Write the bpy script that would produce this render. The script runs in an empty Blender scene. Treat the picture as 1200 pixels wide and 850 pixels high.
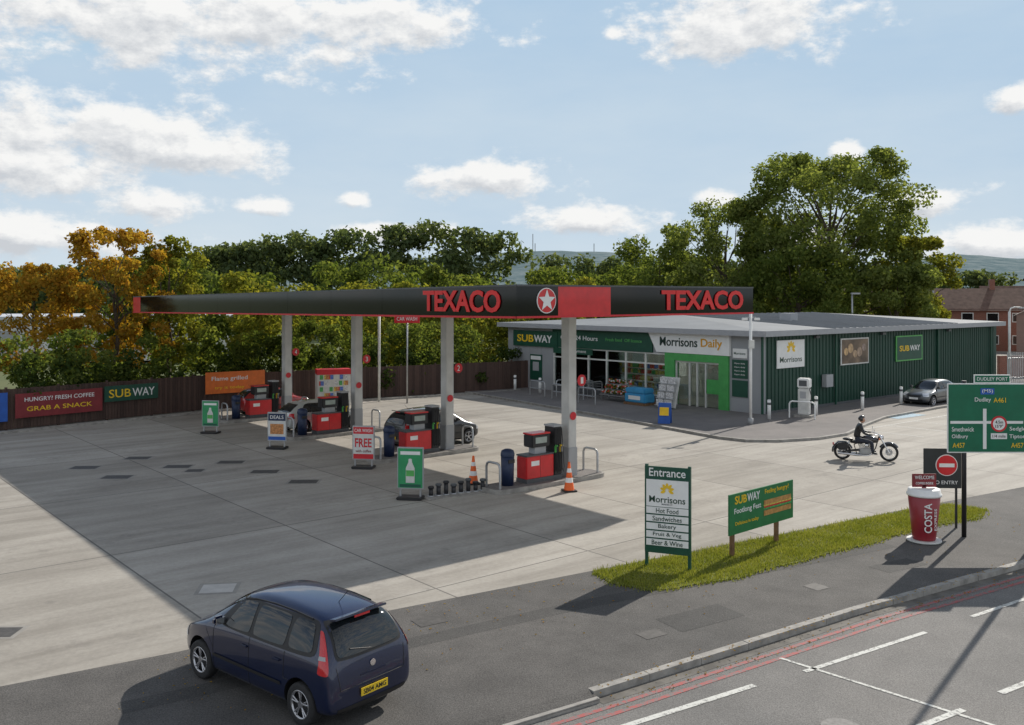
import bpy, bmesh, math, random
import numpy as np
from mathutils import Vector, Matrix, Euler
from mathutils.bvhtree import BVHTree
rad=math.radians
random.seed(4); np.random.seed(4)
scene=bpy.context.scene
COL=scene.collection
RZ=rad(-50.1)
U=Vector((-.642,.767,0)); V=Vector((.767,.642,0))

# ------------------------------------------------------------ materials
def newmat(name):
    m=bpy.data.materials.new(name); m.use_nodes=True
    nt=m.node_tree; b=nt.nodes['Principled BSDF']
    return m,nt,b
def N(nt,t,**k):
    n=nt.nodes.new(t)
    for a,v in k.items(): setattr(n,a,v)
    return n
def MA(nt,op,a,b=None,c=None,clamp=False):
    n=nt.nodes.new('ShaderNodeMath'); n.operation=op; n.use_clamp=clamp
    for i,v in enumerate((a,b,c)):
        if v is None: continue
        if isinstance(v,(int,float)): n.inputs[i].default_value=v
        else: nt.links.new(v,n.inputs[i])
    return n.outputs[0]
def ramp(nt,fac,stops):
    r=nt.nodes.new('ShaderNodeValToRGB'); e=r.color_ramp.elements
    while len(e)<len(stops): e.new(.5)
    for i,(p,c) in enumerate(stops):
        e[i].position=p; e[i].color=(c[0],c[1],c[2],1)
    nt.links.new(fac,r.inputs[0]); return r.outputs[0]
def mixc(nt,f,a,b,mode='MIX'):
    n=nt.nodes.new('ShaderNodeMix'); n.data_type='RGBA'; n.blend_type=mode
    for idx,v in ((0,f),(6,a),(7,b)):
        if isinstance(v,(int,float)): n.inputs[idx].default_value=v
        elif isinstance(v,tuple): n.inputs[idx].default_value=(v[0],v[1],v[2],1)
        else: nt.links.new(v,n.inputs[idx])
    return n.outputs[2]
def noise(nt,vec,scale,det=4,rough=.55):
    n=nt.nodes.new('ShaderNodeTexNoise'); n.inputs['Scale'].default_value=scale
    n.inputs['Detail'].default_value=det; n.inputs['Roughness'].default_value=rough
    if vec is not None: nt.links.new(vec,n.inputs['Vector'])
    return n.outputs[0]
def mat(name,col,rough=.6,metal=0,var=.12,scale=3,bump=0,coat=0,spec=.5):
    m,nt,b=newmat(name)
    tc=N(nt,'ShaderNodeTexCoord')
    n=noise(nt,tc.outputs['Object'],scale,3)
    c0=tuple(x*(1-var) for x in col); c1=tuple(min(1,x*(1+var)) for x in col)
    c=ramp(nt,n,[(.3,c0),(.7,c1)])
    nt.links.new(c,b.inputs['Base Color'])
    b.inputs['Roughness'].default_value=rough; b.inputs['Metallic'].default_value=metal
    b.inputs['Coat Weight'].default_value=coat; b.inputs['Coat Roughness'].default_value=.05
    b.inputs['Specular IOR Level'].default_value=spec
    if bump:
        bn=N(nt,'ShaderNodeBump'); bn.inputs['Strength'].default_value=bump; bn.inputs['Distance'].default_value=.02
        nt.links.new(noise(nt,tc.outputs['Object'],scale*12),bn.inputs['Height'])
        nt.links.new(bn.outputs[0],b.inputs['Normal'])
    return m
WHITE=mat('white_paint',(.8,.8,.78),.45,var=.05)
OFFW=mat('offwhite',(.64,.64,.61),.5)
GREYP=mat('grey_paint',(.36,.37,.38),.5,var=.05)
GREYD=mat('dark_grey',(.09,.095,.1),.5)
BLACK=mat('black_plastic',(.02,.02,.022),.45)
RUB=mat('rubber',(.022,.022,.023),.8,var=.25,scale=20)
RED=mat('red_paint',(.62,.02,.025),.35,coat=.3)
REDSIGN=mat('red_sign',(.60,.02,.03),.45)
GLOSSB=mat('gloss_black',(.006,.006,.007),.07,var=.1,spec=.4)
DGREEN=mat('dark_green',(.009,.07,.042),.45)
CLAD=mat('green_cladding',(.010,.052,.034),.5,var=.12,scale=.7)
BGREEN=mat('bright_green',(.10,.42,.10),.45)
DOORG=mat('door_green',(.065,.34,.085),.5)
YEL=mat('yellow',(.85,.55,.02),.5)
ORANGE=mat('orange',(.72,.17,.03),.5)
BLUE=mat('blue',(.02,.1,.42),.5)
LBLUE=mat('light_blue',(.05,.3,.55),.5)
NAVYP=mat('navy_plastic',(.012,.025,.07),.45)
CHROME=mat('chrome',(.75,.75,.76),.12,1,var=.05)
STEEL=mat('galvanised',(.42,.43,.44),.38,.7)
BRN=mat('maroon',(.22,.025,.03),.5)
CREAM=mat('concrete_kerb',(.31,.295,.27),.85,var=.28,scale=4,bump=.3)
SKIN=mat('skin',(.5,.28,.19),.5)
LEATH=mat('leather',(.02,.02,.022),.4,var=.3,scale=8,bump=.3)
JEANS=mat('trousers',(.025,.03,.045),.8,var=.3,scale=9)
GLASS=mat('car_glass',(.010,.013,.015),.04,var=.1,spec=.7)
WOODP=mat('post_wood',(.18,.1,.05),.8,var=.3,scale=6)
PRODUCE=[mat('goods_%d'%i,c,.6,var=.5,scale=14) for i,c in enumerate([(.55,.08,.05),(.65,.5,.1),(.08,.35,.1),(.6,.6,.6),(.1,.18,.5),(.5,.22,.08)])]
def shopglass():
    m,nt,b=newmat('shop_glass')
    out=nt.nodes['Material Output']
    g=N(nt,'ShaderNodeBsdfGlossy'); g.inputs['Roughness'].default_value=.02; g.inputs['Color'].default_value=(.8,.85,.85,1)
    t=N(nt,'ShaderNodeBsdfTransparent'); t.inputs['Color'].default_value=(.8,.86,.84,1)
    f=N(nt,'ShaderNodeFresnel'); f.inputs[0].default_value=1.45
    mx=N(nt,'ShaderNodeMixShader'); nt.links.new(f.outputs[0],mx.inputs[0]); nt.links.new(t.outputs[0],mx.inputs[1]); nt.links.new(g.outputs[0],mx.inputs[2])
    nt.links.new(mx.outputs[0],out.inputs[0]); return m
SGLASS=shopglass()
def lightmat():
    m,nt,b=newmat('ceiling_light'); b.inputs['Emission Color'].default_value=(1,.97,.9,1); b.inputs['Emission Strength'].default_value=6; return m
SHOPL=lightmat()
def asphalt(name,c0,c1,patch=.25):
    m,nt,b=newmat(name); g=N(nt,'ShaderNodeNewGeometry'); p=g.outputs['Position']
    fine=noise(nt,p,38,4,.8); mid=noise(nt,p,1.3,6,.65); big=noise(nt,p,.22,3)
    a=ramp(nt,fine,[(.36,c0),(.64,c1)])
    s=ramp(nt,mid,[(.3,(1-patch,)*3),(.7,(1+patch*.6,)*3)])
    s2=ramp(nt,big,[(.35,(.84,.84,.84)),(.65,(1.12,1.1,1.08))])
    c=mixc(nt,1,mixc(nt,1,a,s,'MULTIPLY'),s2,'MULTIPLY')
    v=N(nt,'ShaderNodeTexVoronoi'); v.inputs['Scale'].default_value=4.2; nt.links.new(p,v.inputs['Vector'])
    spot=MA(nt,'LESS_THAN',v.outputs['Distance'],.05)
    c=mixc(nt,MA(nt,'MULTIPLY',spot,.5),c,(.26,.25,.23))
    nt.links.new(c,b.inputs['Base Color']); b.inputs['Roughness'].default_value=.9
    bn=N(nt,'ShaderNodeBump'); bn.inputs['Strength'].default_value=.6; bn.inputs['Distance'].default_value=.012
    nt.links.new(fine,bn.inputs['Height']); nt.links.new(bn.outputs[0],b.inputs['Normal'])
    return m
ASPH=asphalt('footway_asphalt',(.05,.048,.046),(.145,.138,.13))
ROADM=asphalt('road_asphalt',(.11,.107,.103),(.25,.243,.232),.12)
PAVE=asphalt('store_paving',(.12,.11,.11),(.22,.205,.195),.15)
PATCHM=asphalt('asphalt_repair',(.035,.034,.033),(.10,.097,.092),.15)
def concrete():
    m,nt,b=newmat('forecourt_concrete'); g=N(nt,'ShaderNodeNewGeometry'); p=g.outputs['Position']
    mp=N(nt,'ShaderNodeVectorRotate',rotation_type='Z_AXIS'); mp.inputs['Angle'].default_value=-RZ
    mp.inputs['Center'].default_value=(.12,25.9,0); nt.links.new(p,mp.inputs['Vector'])
    sx=N(nt,'ShaderNodeSeparateXYZ'); nt.links.new(mp.outputs[0],sx.inputs[0])
    x=MA(nt,'DIVIDE',sx.outputs[0],7.17); y=MA(nt,'DIVIDE',sx.outputs[1],4.6)
    fx=MA(nt,'FRACT',x); fy=MA(nt,'FRACT',y)
    lx=MA(nt,'LESS_THAN',MA(nt,'ABSOLUTE',MA(nt,'SUBTRACT',fx,.5)),.0030)
    ly=MA(nt,'LESS_THAN',MA(nt,'ABSOLUTE',MA(nt,'SUBTRACT',fy,.5)),.0046)
    line=MA(nt,'MAXIMUM',lx,ly)
    cb=N(nt,'ShaderNodeCombineXYZ'); nt.links.new(MA(nt,'FLOOR',MA(nt,'ADD',x,.5)),cb.inputs[0]); nt.links.new(MA(nt,'FLOOR',MA(nt,'ADD',y,.5)),cb.inputs[1])
    wn=N(nt,'ShaderNodeTexWhiteNoise'); nt.links.new(cb.outputs[0],wn.inputs['Vector'])
    base=ramp(nt,wn.outputs['Value'],[(0,(.345,.32,.28)),(1,(.425,.397,.352))])
    n1=noise(nt,p,.35,5,.6); n2=noise(nt,p,9,6,.75)
    cs=N(nt,'ShaderNodeCombineXYZ'); nt.links.new(MA(nt,'MULTIPLY',sx.outputs[0],1.3),cs.inputs[0]); nt.links.new(MA(nt,'MULTIPLY',sx.outputs[1],.12),cs.inputs[1])
    n3=noise(nt,cs.outputs[0],1.0,5,.62)
    c=mixc(nt,1,base,ramp(nt,n1,[(.3,(.82,.81,.80)),(.7,(1.06,1.06,1.06))]),'MULTIPLY')
    c=mixc(nt,1,c,ramp(nt,n2,[(.3,(.84,.84,.84)),(.7,(1.06,1.06,1.06))]),'MULTIPLY')
    c=mixc(nt,1,c,ramp(nt,n3,[(.35,(.77,.76,.75)),(.58,(1.02,1.02,1.02))]),'MULTIPLY')
    # dark oil drips along the centre of each fuelling lane
    lane=MA(nt,'SUBTRACT',1.0,MA(nt,'MULTIPLY',MA(nt,'ABSOLUTE',MA(nt,'SUBTRACT',MA(nt,'FRACT',MA(nt,'ADD',x,.22)),.5)),5.0),clamp=True)
    n4=noise(nt,p,2.2,4,.7)
    oil=MA(nt,'MULTIPLY',lane,MA(nt,'MULTIPLY',MA(nt,'SUBTRACT',n4,.5),5.0,clamp=True),clamp=True)
    c=mixc(nt,MA(nt,'MULTIPLY',oil,.38),c,(.12,.11,.10))
    v=N(nt,'ShaderNodeTexVoronoi'); v.inputs['Scale'].default_value=.75; nt.links.new(p,v.inputs['Vector'])
    sp=MA(nt,'MULTIPLY',MA(nt,'SUBTRACT',.18,MA(nt,'ADD',v.outputs['Distance'],MA(nt,'MULTIPLY',n2,.14))),6,clamp=True)
    c=mixc(nt,MA(nt,'MULTIPLY',sp,.55),c,(.1,.095,.09))
    c=mixc(nt,MA(nt,'MULTIPLY',line,.75),c,(.08,.075,.07))
    nt.links.new(c,b.inputs['Base Color']); b.inputs['Roughness'].default_value=.88
    bn=N(nt,'ShaderNodeBump'); bn.inputs['Strength'].default_value=.2; bn.inputs['Distance'].default_value=.01
    nt.links.new(n2,bn.inputs['Height']); nt.links.new(bn.outputs[0],b.inputs['Normal'])
    return m
CONC=concrete()
def leafmat(name,stops,trans=.35,nscale=.35):
    m,nt,b=newmat(name); out=nt.nodes['Material Output']
    g=N(nt,'ShaderNodeNewGeometry')
    n=noise(nt,g.outputs['Position'],nscale,2)
    f=MA(nt,'ADD',MA(nt,'MULTIPLY',g.outputs['Random Per Island'],.45),MA(nt,'MULTIPLY',n,.6))
    c=ramp(nt,f,stops)
    d=N(nt,'ShaderNodeBsdfDiffuse'); nt.links.new(c,d.inputs[0])
    t=N(nt,'ShaderNodeBsdfTranslucent'); nt.links.new(mixc(nt,1,c,(1.5,1.45,.7),'MULTIPLY'),t.inputs[0])
    mx=N(nt,'ShaderNodeMixShader'); mx.inputs[0].default_value=trans
    nt.links.new(d.outputs[0],mx.inputs[1]); nt.links.new(t.outputs[0],mx.inputs[2]); nt.links.new(mx.outputs[0],out.inputs[0])
    return m
LEAFG=leafmat('leaf_green',[(.2,(.055,.082,.022)),(.5,(.11,.148,.038)),(.8,(.19,.215,.06))],.5)
LEAFB=leafmat('leaf_big_tree',[(.2,(.085,.118,.034)),(.5,(.155,.195,.056)),(.8,(.25,.28,.10))],.5)
LEAFD=leafmat('leaf_dark',[(.2,(.03,.05,.018)),(.5,(.055,.085,.025)),(.8,(.10,.13,.036))],.4)
LEAFY=leafmat('leaf_yellowgreen',[(.2,(.09,.112,.022)),(.5,(.18,.195,.036)),(.8,(.28,.26,.05))],.5)
LEAFO=leafmat('leaf_autumn',[(.2,(.17,.15,.03)),(.45,(.34,.22,.035)),(.65,(.40,.21,.035)),(.85,(.34,.29,.05))],.5,nscale=.25)
LEAFF=leafmat('leaf_far',[(.2,(.062,.09,.046)),(.5,(.105,.14,.062)),(.8,(.16,.185,.085))],.45,nscale=.08)
GRASSM=leafmat('grass_blades',[(.2,(.13,.155,.03)),(.5,(.22,.25,.045)),(.8,(.33,.32,.09))],.35,nscale=1.2)
BARK=mat('bark',(.09,.07,.05),.9,var=.3,scale=5,bump=.6)

# ------------------------------------------------------------ helpers
def link(o,parent=None,m=None):
    COL.objects.link(o)
    if parent is not None: o.parent=parent
    if m is not None and hasattr(o.data,'materials'): o.data.materials.append(m)
    return o
def grp(name,loc=(0,0,0),rz=0):
    e=bpy.data.objects.new(name,None); e.empty_display_size=.3; e.location=loc; e.rotation_euler=(0,0,rz); COL.objects.link(e); return e
def meshobj(parent,name,verts,faces,m,smooth=False,loc=(0,0,0)):
    me=bpy.data.meshes.new(name); me.from_pydata([tuple(v) for v in verts],[],faces); me.update()
    if smooth:
        for p in me.polygons: p.use_smooth=True
    o=bpy.data.objects.new(name,me); o.location=loc; return link(o,parent,m)
def box(parent,name,size,loc,m,rz=0,bev=0,rot=None):
    bm=bmesh.new(); bmesh.ops.create_cube(bm,size=1); bmesh.ops.scale(bm,vec=size,verts=bm.verts)
    if bev: bmesh.ops.bevel(bm,geom=bm.edges[:],offset=bev,segments=2,affect='EDGES')
    me=bpy.data.meshes.new(name); bm.to_mesh(me); bm.free()
    o=bpy.data.objects.new(name,me); o.location=loc; o.rotation_euler=rot if rot else (0,0,rz); return link(o,parent,m)
def boxes(parent,name,lst,m,rz=0):
    vs=[];fs=[]
    for (s,l) in lst:
        k=len(vs); a,b,c=s[0]/2,s[1]/2,s[2]/2
        for dx,dy,dz in ((-1,-1,-1),(1,-1,-1),(1,1,-1),(-1,1,-1),(-1,-1,1),(1,-1,1),(1,1,1),(-1,1,1)):
            vs.append((l[0]+dx*a,l[1]+dy*b,l[2]+dz*c))
        for f in ((0,3,2,1),(4,5,6,7),(0,1,5,4),(1,2,6,5),(2,3,7,6),(3,0,4,7)): fs.append(tuple(k+i for i in f))
    return meshobj(parent,name,vs,fs,m)
def cyl(parent,name,r,h,loc,m,axis='Z',r2=None,seg=24,bev=0):
    bm=bmesh.new(); bmesh.ops.create_cone(bm,cap_ends=True,segments=seg,radius1=r,radius2=r if r2 is None else r2,depth=h)
    if bev: bmesh.ops.bevel(bm,geom=[e for e in bm.edges if len(e.link_faces)==2 and any(len(f.verts)>4 for f in e.link_faces)],offset=bev,segments=2,affect='EDGES')
    for f in bm.faces: f.smooth=len(f.verts)<=4
    me=bpy.data.meshes.new(name); bm.to_mesh(me); bm.free()
    o=bpy.data.objects.new(name,me); o.location=loc
    if axis=='X': o.rotation_euler=(0,rad(90),0)
    if axis=='Y': o.rotation_euler=(rad(90),0,0)
    return link(o,parent,m)
def tube(parent,name,pts,r,m,cyc=False,radii=None):
    cu=bpy.data.curves.new(name,'CURVE'); cu.dimensions='3D'; cu.bevel_depth=r; cu.bevel_resolution=3; cu.use_fill_caps=True
    s=cu.splines.new('POLY'); s.points.add(len(pts)-1); s.use_cyclic_u=cyc
    for i,p in enumerate(pts):
        s.points[i].co=(p[0],p[1],p[2],1)
        if radii: s.points[i].radius=radii[i]
    return link(bpy.data.objects.new(name,cu),parent,m)
def lathe(parent,name,prof,m,loc=(0,0,0),axis='Z',seg=32):
    vs=[];fs=[];n=len(prof)
    for i in range(seg):
        a=2*math.pi*i/seg
        for (r,z) in prof:
            if axis=='Z': vs.append((r*math.cos(a),r*math.sin(a),z))
            else: vs.append((r*math.cos(a),z,r*math.sin(a)))
    for i in range(seg):
        j=(i+1)%seg
        for k in range(n-1): fs.append((i*n+k,j*n+k,j*n+k+1,i*n+k+1))
    o=meshobj(parent,name,vs,fs,m,True,loc); return o
def text(parent,s,w,h,loc,rot,m,ext=.004,bold=.004,name='lettering'):
    cu=bpy.data.curves.new(name,'FONT'); cu.body=s; cu.extrude=ext; cu.offset=bold; cu.resolution_u=3
    o=bpy.data.objects.new(name,cu); COL.objects.link(o); cu.materials.append(m)
    bpy.context.view_layer.update()
    bb=o.bound_box; xs=[b[0] for b in bb]; ys=[b[1] for b in bb]
    dx=max(xs)-min(xs); dy=max(ys)-min(ys)
    sx=w/dx; sy=h/dy; o.scale=(sx,sy,1)
    R=Euler(rot).to_matrix(); c=R@Vector(((max(xs)+min(xs))/2*sx,(max(ys)+min(ys))/2*sy,0))
    o.parent=parent; o.rotation_euler=rot; o.location=Vector(loc)-c
    return o
FR=(rad(90),0,0); RX=(rad(90),0,rad(90))
def poly(parent,name,pts,z,m):
    return meshobj(parent,name,[(p[0],p[1],z) for p in pts],[tuple(range(len(pts)))],m)
def ribbon(parent,name,pts,w,z,m,off=0,h=0):
    P=[Vector((p[0],p[1])) for p in pts]; L=[];Rr=[]
    for i,p in enumerate(P):
        a=P[max(0,i-1)]; b=P[min(len(P)-1,i+1)]; d=(b-a).normalized(); n=Vector((d.y,-d.x))
        L.append(p+n*(off-w/2)); Rr.append(p+n*(off+w/2))
    vs=[];fs=[];n=len(P)
    if h==0:
        for a,b in zip(L,Rr): vs+= [(a.x,a.y,z),(b.x,b.y,z)]
        for i in range(n-1): fs.append((2*i,2*i+1,2*i+3,2*i+2))
    else:
        for a,b in zip(L,Rr): vs+=[(a.x,a.y,z-h),(a.x,a.y,z),(b.x,b.y,z),(b.x,b.y,z-h)]
        for i in range(n-1):
            k=4*i
            for j in range(3): fs.append((k+j,k+j+1,k+4+j+1,k+4+j))
        fs.append((0,1,2,3)); k=4*(n-1); fs.append((k+3,k+2,k+1,k))
    return meshobj(parent,name,vs,fs,m)

# ------------------------------------------------------------ ground
gm,nt,b=newmat('terrain_grass'); g=N(nt,'ShaderNodeNewGeometry')
c=ramp(nt,noise(nt,g.outputs['Position'],.05,6),[(.3,(.06,.09,.025)),(.7,(.13,.14,.05))]); nt.links.new(c,b.inputs['Base Color']); b.inputs['Roughness'].default_value=.95
meshobj(None,'ground',[(-4000,-500,-.3),(4000,-500,-.3),(4000,5000,-.3),(-4000,5000,-.3)],[(0,1,2,3)],gm)
edge=[(-28,2.6),(-8.27,14.89),(1.76,21.13),(11.64,27.3),(16.9,30.5),(30,38.8),(70,64)]
kerb=[(-28,-4.6),(-10.8,7.0),(-.75,13.5),(1.23,14.8),(4.23,16.85),(7.0,18.75),(12.19,22.0),(16.5,24.9),(30,34),(70,60)]
poly(None,'forecourt',edge+[(75,90),(60,110),(20,110),(-10,62),(-17.5,52),(-24.5,44),(-38,32),(-48,14)],0,CONC)
poly(None,'pavement',edge+[(p[0],p[1]) for p in reversed(kerb)],.004,ASPH)
roadpts=[(p[0],p[1]) for p in kerb]
poly(None,'road',[(-28,-40)]+roadpts+[(90,60),(60,-40)],-.11,ROADM)
pr_=grp('pavement_repairs')
ribbon(pr_,'trench',[(-6,14.1),(1.5,18.9),(7.5,22.2),(9.6,23.4)],.45,.006,PATCHM)
poly(pr_,'patch',[(3.2,17.3),(4.6,18.2),(4.2,18.9),(2.8,18.0)],.007,PATCHM)
poly(pr_,'patch',[(8.6,21.0),(9.8,21.7),(9.5,22.2),(8.3,21.5)],.007,PATCHM)
rg=grp('kerb')
for i in range(3,len(kerb)-1):
    a=Vector(kerb[i]);b2=Vector(kerb[i+1]); 
    if i<8:
        n=max(1,int((b2-a).length/.92))
        for k in range(n):
            p=a+(b2-a)*(k/n); q=a+(b2-a)*((k+1)/n)-(b2-a).normalized()*.012
            ribbon(rg,'kerb_stone',[p,q],.15,.012+random.uniform(-.004,.004),CREAM,off=.06+random.uniform(-.006,.006),h=.2)
    else: ribbon(rg,'kerb_stone',[a,b2],.15,.012,CREAM,off=.06,h=.2)
ribbon(rg,'dropped_kerb',kerb[0:4],.32,-.04,CREAM,off=.13,h=.1)
meshobj(rg,'crossover_slope',[(kerb[i][0],kerb[i][1],.008) for i in range(4)]+[(kerb[i][0]+.16,kerb[i][1]-.25,-.06) for i in (3,2,1,0)],[tuple(range(8))],ASPH)
rm=grp('road_markings')
def faded(name,col,lo=.38,hi=.5):
    m,nt,b=newmat(name); g=N(nt,'ShaderNodeNewGeometry')
    n=noise(nt,g.outputs['Position'],14,6,.75)
    b.inputs['Roughness'].default_value=.8
    c=ramp(nt,n,[(lo,(.17,.165,.16)),(hi,col)]); nt.links.new(c,b.inputs['Base Color']); return m
MW=faded('marking_white',(.60,.60,.56)); MR=faded('marking_red',(.38,.085,.08),.42,.56); MW2=faded('marking_white2',(.54,.53,.49))
ribbon(rm,'red_line',kerb,.09,-.104,MR,off=.50)
ribbon(rm,'red_line',kerb,.09,-.104,MR,off=.72)
ribbon(rm,'gutter',kerb[3:],.22,-.106,mat('gutter',(.14,.13,.115),.9,var=.35),off=.26)
def line(a,b,w,m=MW,z=-.103,p=rm): ribbon(p,'line',[a,b],w,z,m)
line((1.2,13.45),(4.0,15.2),.12); line((5.0,15.75),(7.9,17.6),.1); line((9.2,18.45),(12.5,20.6),.1); line((-3,10.8),(-.2,12.6),.1)
line((4.75,16.35),(8.6,12.3),.07); line((5.6,13.45),(7.0,14.3),.12,z=-.102); line((7.9,14.9),(10.3,16.4),.12); line((9.9,13.5),(13.5,15.8),.12)
fm=grp('bay_markings')
for k in range(5):
    p=Vector((16.5+1.9*k,43.6+1.55*k)); line(p,p+Vector((2.0,-2.2)),.12,MW2,.005,fm)
line((16.5,43.6),(26,51.3),.12,MW2,.006,fm)
poly(fm,'blue_bay',[(19.0,48.6),(21.2,50.2),(22.1,49.1),(19.9,47.5)],.008,faded('marking_blue',(.3,.45,.55)))
for k in range(7):
    p=Vector((23.5+.7*k,41.5+.5*k)); line(p,p+Vector((.9,1.9)),.22,MW2,.005,fm)
mc=grp('manhole_covers')
COVER=mat('cast_cover',(.085,.08,.075),.7,.2,var=.25,scale=8); COVL=mat('cover_light',(.46,.44,.41),.8); SURR=mat('cover_surround',(.28,.265,.24),.9)
for (x,y,w,d,mm) in [(-15.75,34,.95,.6,0),(-13.8,32.2,.95,.6,0),(-12.4,34.2,.95,.6,0),(-10.7,35.1,.95,.6,0),(-8.9,33.2,.95,.6,0),(-7.1,31.4,.95,.6,0),(-11.5,33.4,.6,.5,0),(-6.35,19.9,.7,.6,1),(-9.6,17.3,.6,.5,0),(-14.6,36,.9,.6,0)]:
    for nm,e,z,mt in (('cover',0,.006,COVL if mm else COVER),('surround',.09,.003,SURR)):
        o=poly(mc,nm,[(-w/2-e,-d/2-e),(w/2+e,-d/2-e),(w/2+e,d/2+e),(-w/2-e,d/2+e)],z,mt); o.location=(x,y,0); o.rotation_euler=(0,0,rad(2) if not mm else rad(8))
for (x,y,w,d) in ((2.6,17.2,.5,.35),(6.6,20.0,.4,.4),(-1.6,17.9,.6,.45)):
    o=poly(mc,'cover',[(-w/2,-d/2),(w/2,-d/2),(w/2,d/2),(-w/2,d/2)],.010,COVER); o.location=(x,y,0); o.rotation_euler=(0,0,rad(33))
cyl(mc,'road_cover',.3,.01,(4.9,13.7,-.103),mat('cover_worn',(.16,.155,.15),.7,.2,var=.3,scale=12),seg=28)
sp=[(-3,60.5),(0,55.8),(4.5,48.9),(8,43.0),(9.3,40.9),(10.2,40.1),(11.5,40.0),(13.5,40.7),(15.2,42),(17.2,45.0),(19.3,47.8),(24,52.0),(36,61.5),(40,66),(20,88),(-8,66)]
poly(None,'store_pavement',sp,.10,PAVE)
ribbon(None,'pavement_kerb',sp[:14],.14,.112,CREAM,off=.06,h=.11)
gr=[(1.85,21.05),(3.3,21.95),(7.5,24.5),(11.64,27.1),(13.2,27.9),(14.0,27.2),(13.2,26.1),(11.6,25.3),(10.1,24.3),(9.2,23.5),(7.9,22.7),(6.9,21.9),(5.9,21.3),(5.1,20.6),(4.2,20.25),(3.5,19.85),(2.92,19.75),(2.2,20.2)]
gv=grp('grass_verge')
soil,nt,b=newmat('turf'); g=N(nt,'ShaderNodeNewGeometry'); c=ramp(nt,noise(nt,g.outputs['Position'],2.2,6,.75),[(.3,(.10,.105,.035)),(.7,(.2,.22,.05))]); nt.links.new(c,b.inputs['Base Color']); b.inputs['Roughness'].default_value=1
poly(gv,'turf',gr,.022,soil)
def inside(x,y,P):
    r=False;j=len(P)-1
    for i in range(len(P)):
        if (P[i][1]>y)!=(P[j][1]>y) and x<(P[j][0]-P[i][0])*(y-P[i][1])/(P[j][1]-P[i][1])+P[i][0]: r=not r
        j=i
    return r
vs=[];fs=[]
while len(fs)<42000:
    x=random.uniform(1.7,14.2); y=random.uniform(19.4,28)
    if not inside(x,y,gr): continue
    jx=x+random.gauss(0,.09); jy=y+random.gauss(0,.09)
    tuft=.5+.5*math.sin(x*2.3+math.sin(y*3.1))*math.sin(y*1.9+x)
    a=random.uniform(0,6.28); h=random.uniform(.02,.06)*(1+.9*tuft); w=.012; k=len(vs)
    vs+=[(jx-w*math.cos(a),jy-w*math.sin(a),.005),(jx+w*math.cos(a),jy+w*math.sin(a),.005),(jx+random.gauss(0,.03),jy+random.gauss(0,.03),.02+h)]
    fs.append((k,k+1,k+2))
meshobj(gv,'blades',vs,fs,GRASSM)
vs=[];fs=[]
for i in range(900):
    t=random.random(); 
    if random.random()<.45: 
        x=1.3+12*t; y=14.9+7.9*t+random.gauss(0,.12)-.1; 
        z=(-.098 if random.random()<.5 else .014)
        if z<0: x+=.25; y-=.3
    else: x=random.uniform(-6,14); y=20.9+(x-1.7)*.62-random.uniform(0,4.5)*random.random(); z=.014
    s=random.uniform(.012,.03); a=random.uniform(0,6.28); k=len(vs)
    vs+=[(x+s*math.cos(a),y+s*math.sin(a),z),(x-s*math.sin(a)*.6,y+s*math.cos(a)*.6,z+.012),(x-s*math.cos(a),y-s*math.sin(a),z),(x+s*math.sin(a)*.6,y-s*math.cos(a)*.6,z+.008)]; fs.append((k,k+1,k+2,k+3))
meshobj(None,'fallen_leaves',vs,fs,LEAFO)

# ------------------------------------------------------------ canopy
cg=grp('fuel_station_canopy',(.12,25.9,0),RZ)
LX=-33.0; WY=11.1
zb=lambda x:5.74+.0085*x
zt=lambda x:6.63+.010*x
def hexa(parent,name,x0,x1,y0,y1,fb,ft,m):
    vs=[(x,y,f(x)) for f in (fb,ft) for x,y in ((x0,y0),(x1,y0),(x1,y1),(x0,y1))]
    return meshobj(parent,name,vs,[(0,3,2,1),(4,5,6,7),(0,1,5,4),(1,2,6,5),(2,3,7,6),(3,0,4,7)],m)
SOFF=mat('soffit',(.6,.6,.6),.5)
hexa(cg,'deck',LX+.2,-.2,.2,WY-.2,lambda x:zb(x)+.08,lambda x:zt(x)-.15,SOFF)
nP=9
for k in range(nP):
    xa=LX+1.2+(33-1.2)*k/nP; xb=LX+1.2+(33-1.2)*(k+1)/nP-.012
    hexa(cg,'fascia_panel',xa,xb if k<nP-1 else 0,0,.18,zb,zt,GLOSSB)
hexa(cg,'fascia_front_red',LX,LX+1.2-.014,0,.18,zb,zt,RED)
hexa(cg,'fascia_rear',LX,0,WY-.18,WY,zb,zt,GLOSSB)
hexa(cg,'fascia_side',-.18,0,.183,1.6,zb,zt,GLOSSB)
hexa(cg,'fascia_side_red',-.18,0,1.604,3.8,zb,zt,RED)
hexa(cg,'fascia_side_b',-.18,0,3.804,7.4,zb,zt,GLOSSB)
hexa(cg,'fascia_side_c',-.18,0,7.412,WY-.183,zb,zt,GLOSSB)
hexa(cg,'fascia_left',LX,LX+.18,.183,WY-.183,zb,zt,RED)
hexa(cg,'trim_front',LX,.03,-.03,-.001,lambda x:zb(x)-.05,lambda x:zb(x)+.01,REDSIGN)
hexa(cg,'trim_side',.001,.03,-.03,WY,lambda x:zb(x)-.05,lambda x:zb(x)+.01,REDSIGN)
hexa(cg,'trim_top',LX,.02,-.02,-.001,lambda x:zt(x)-.03,lambda x:zt(x)+.02,GREYD)
hexa(cg,'trim_top_side',.001,.02,-.02,WY,lambda x:zt(x)-.03,lambda x:zt(x)+.02,GREYD)
LETR=mat('letter_red',(.72,.02,.02),.4)
text(cg,'TEXACO',3.9,.66,(-2.62,-.03,6.17),FR,LETR,ext=.012,bold=.03)
text(cg,'TEXACO',4.35,.66,(.03,8.3,6.19),RX,LETR,ext=.012,bold=.03)
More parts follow.
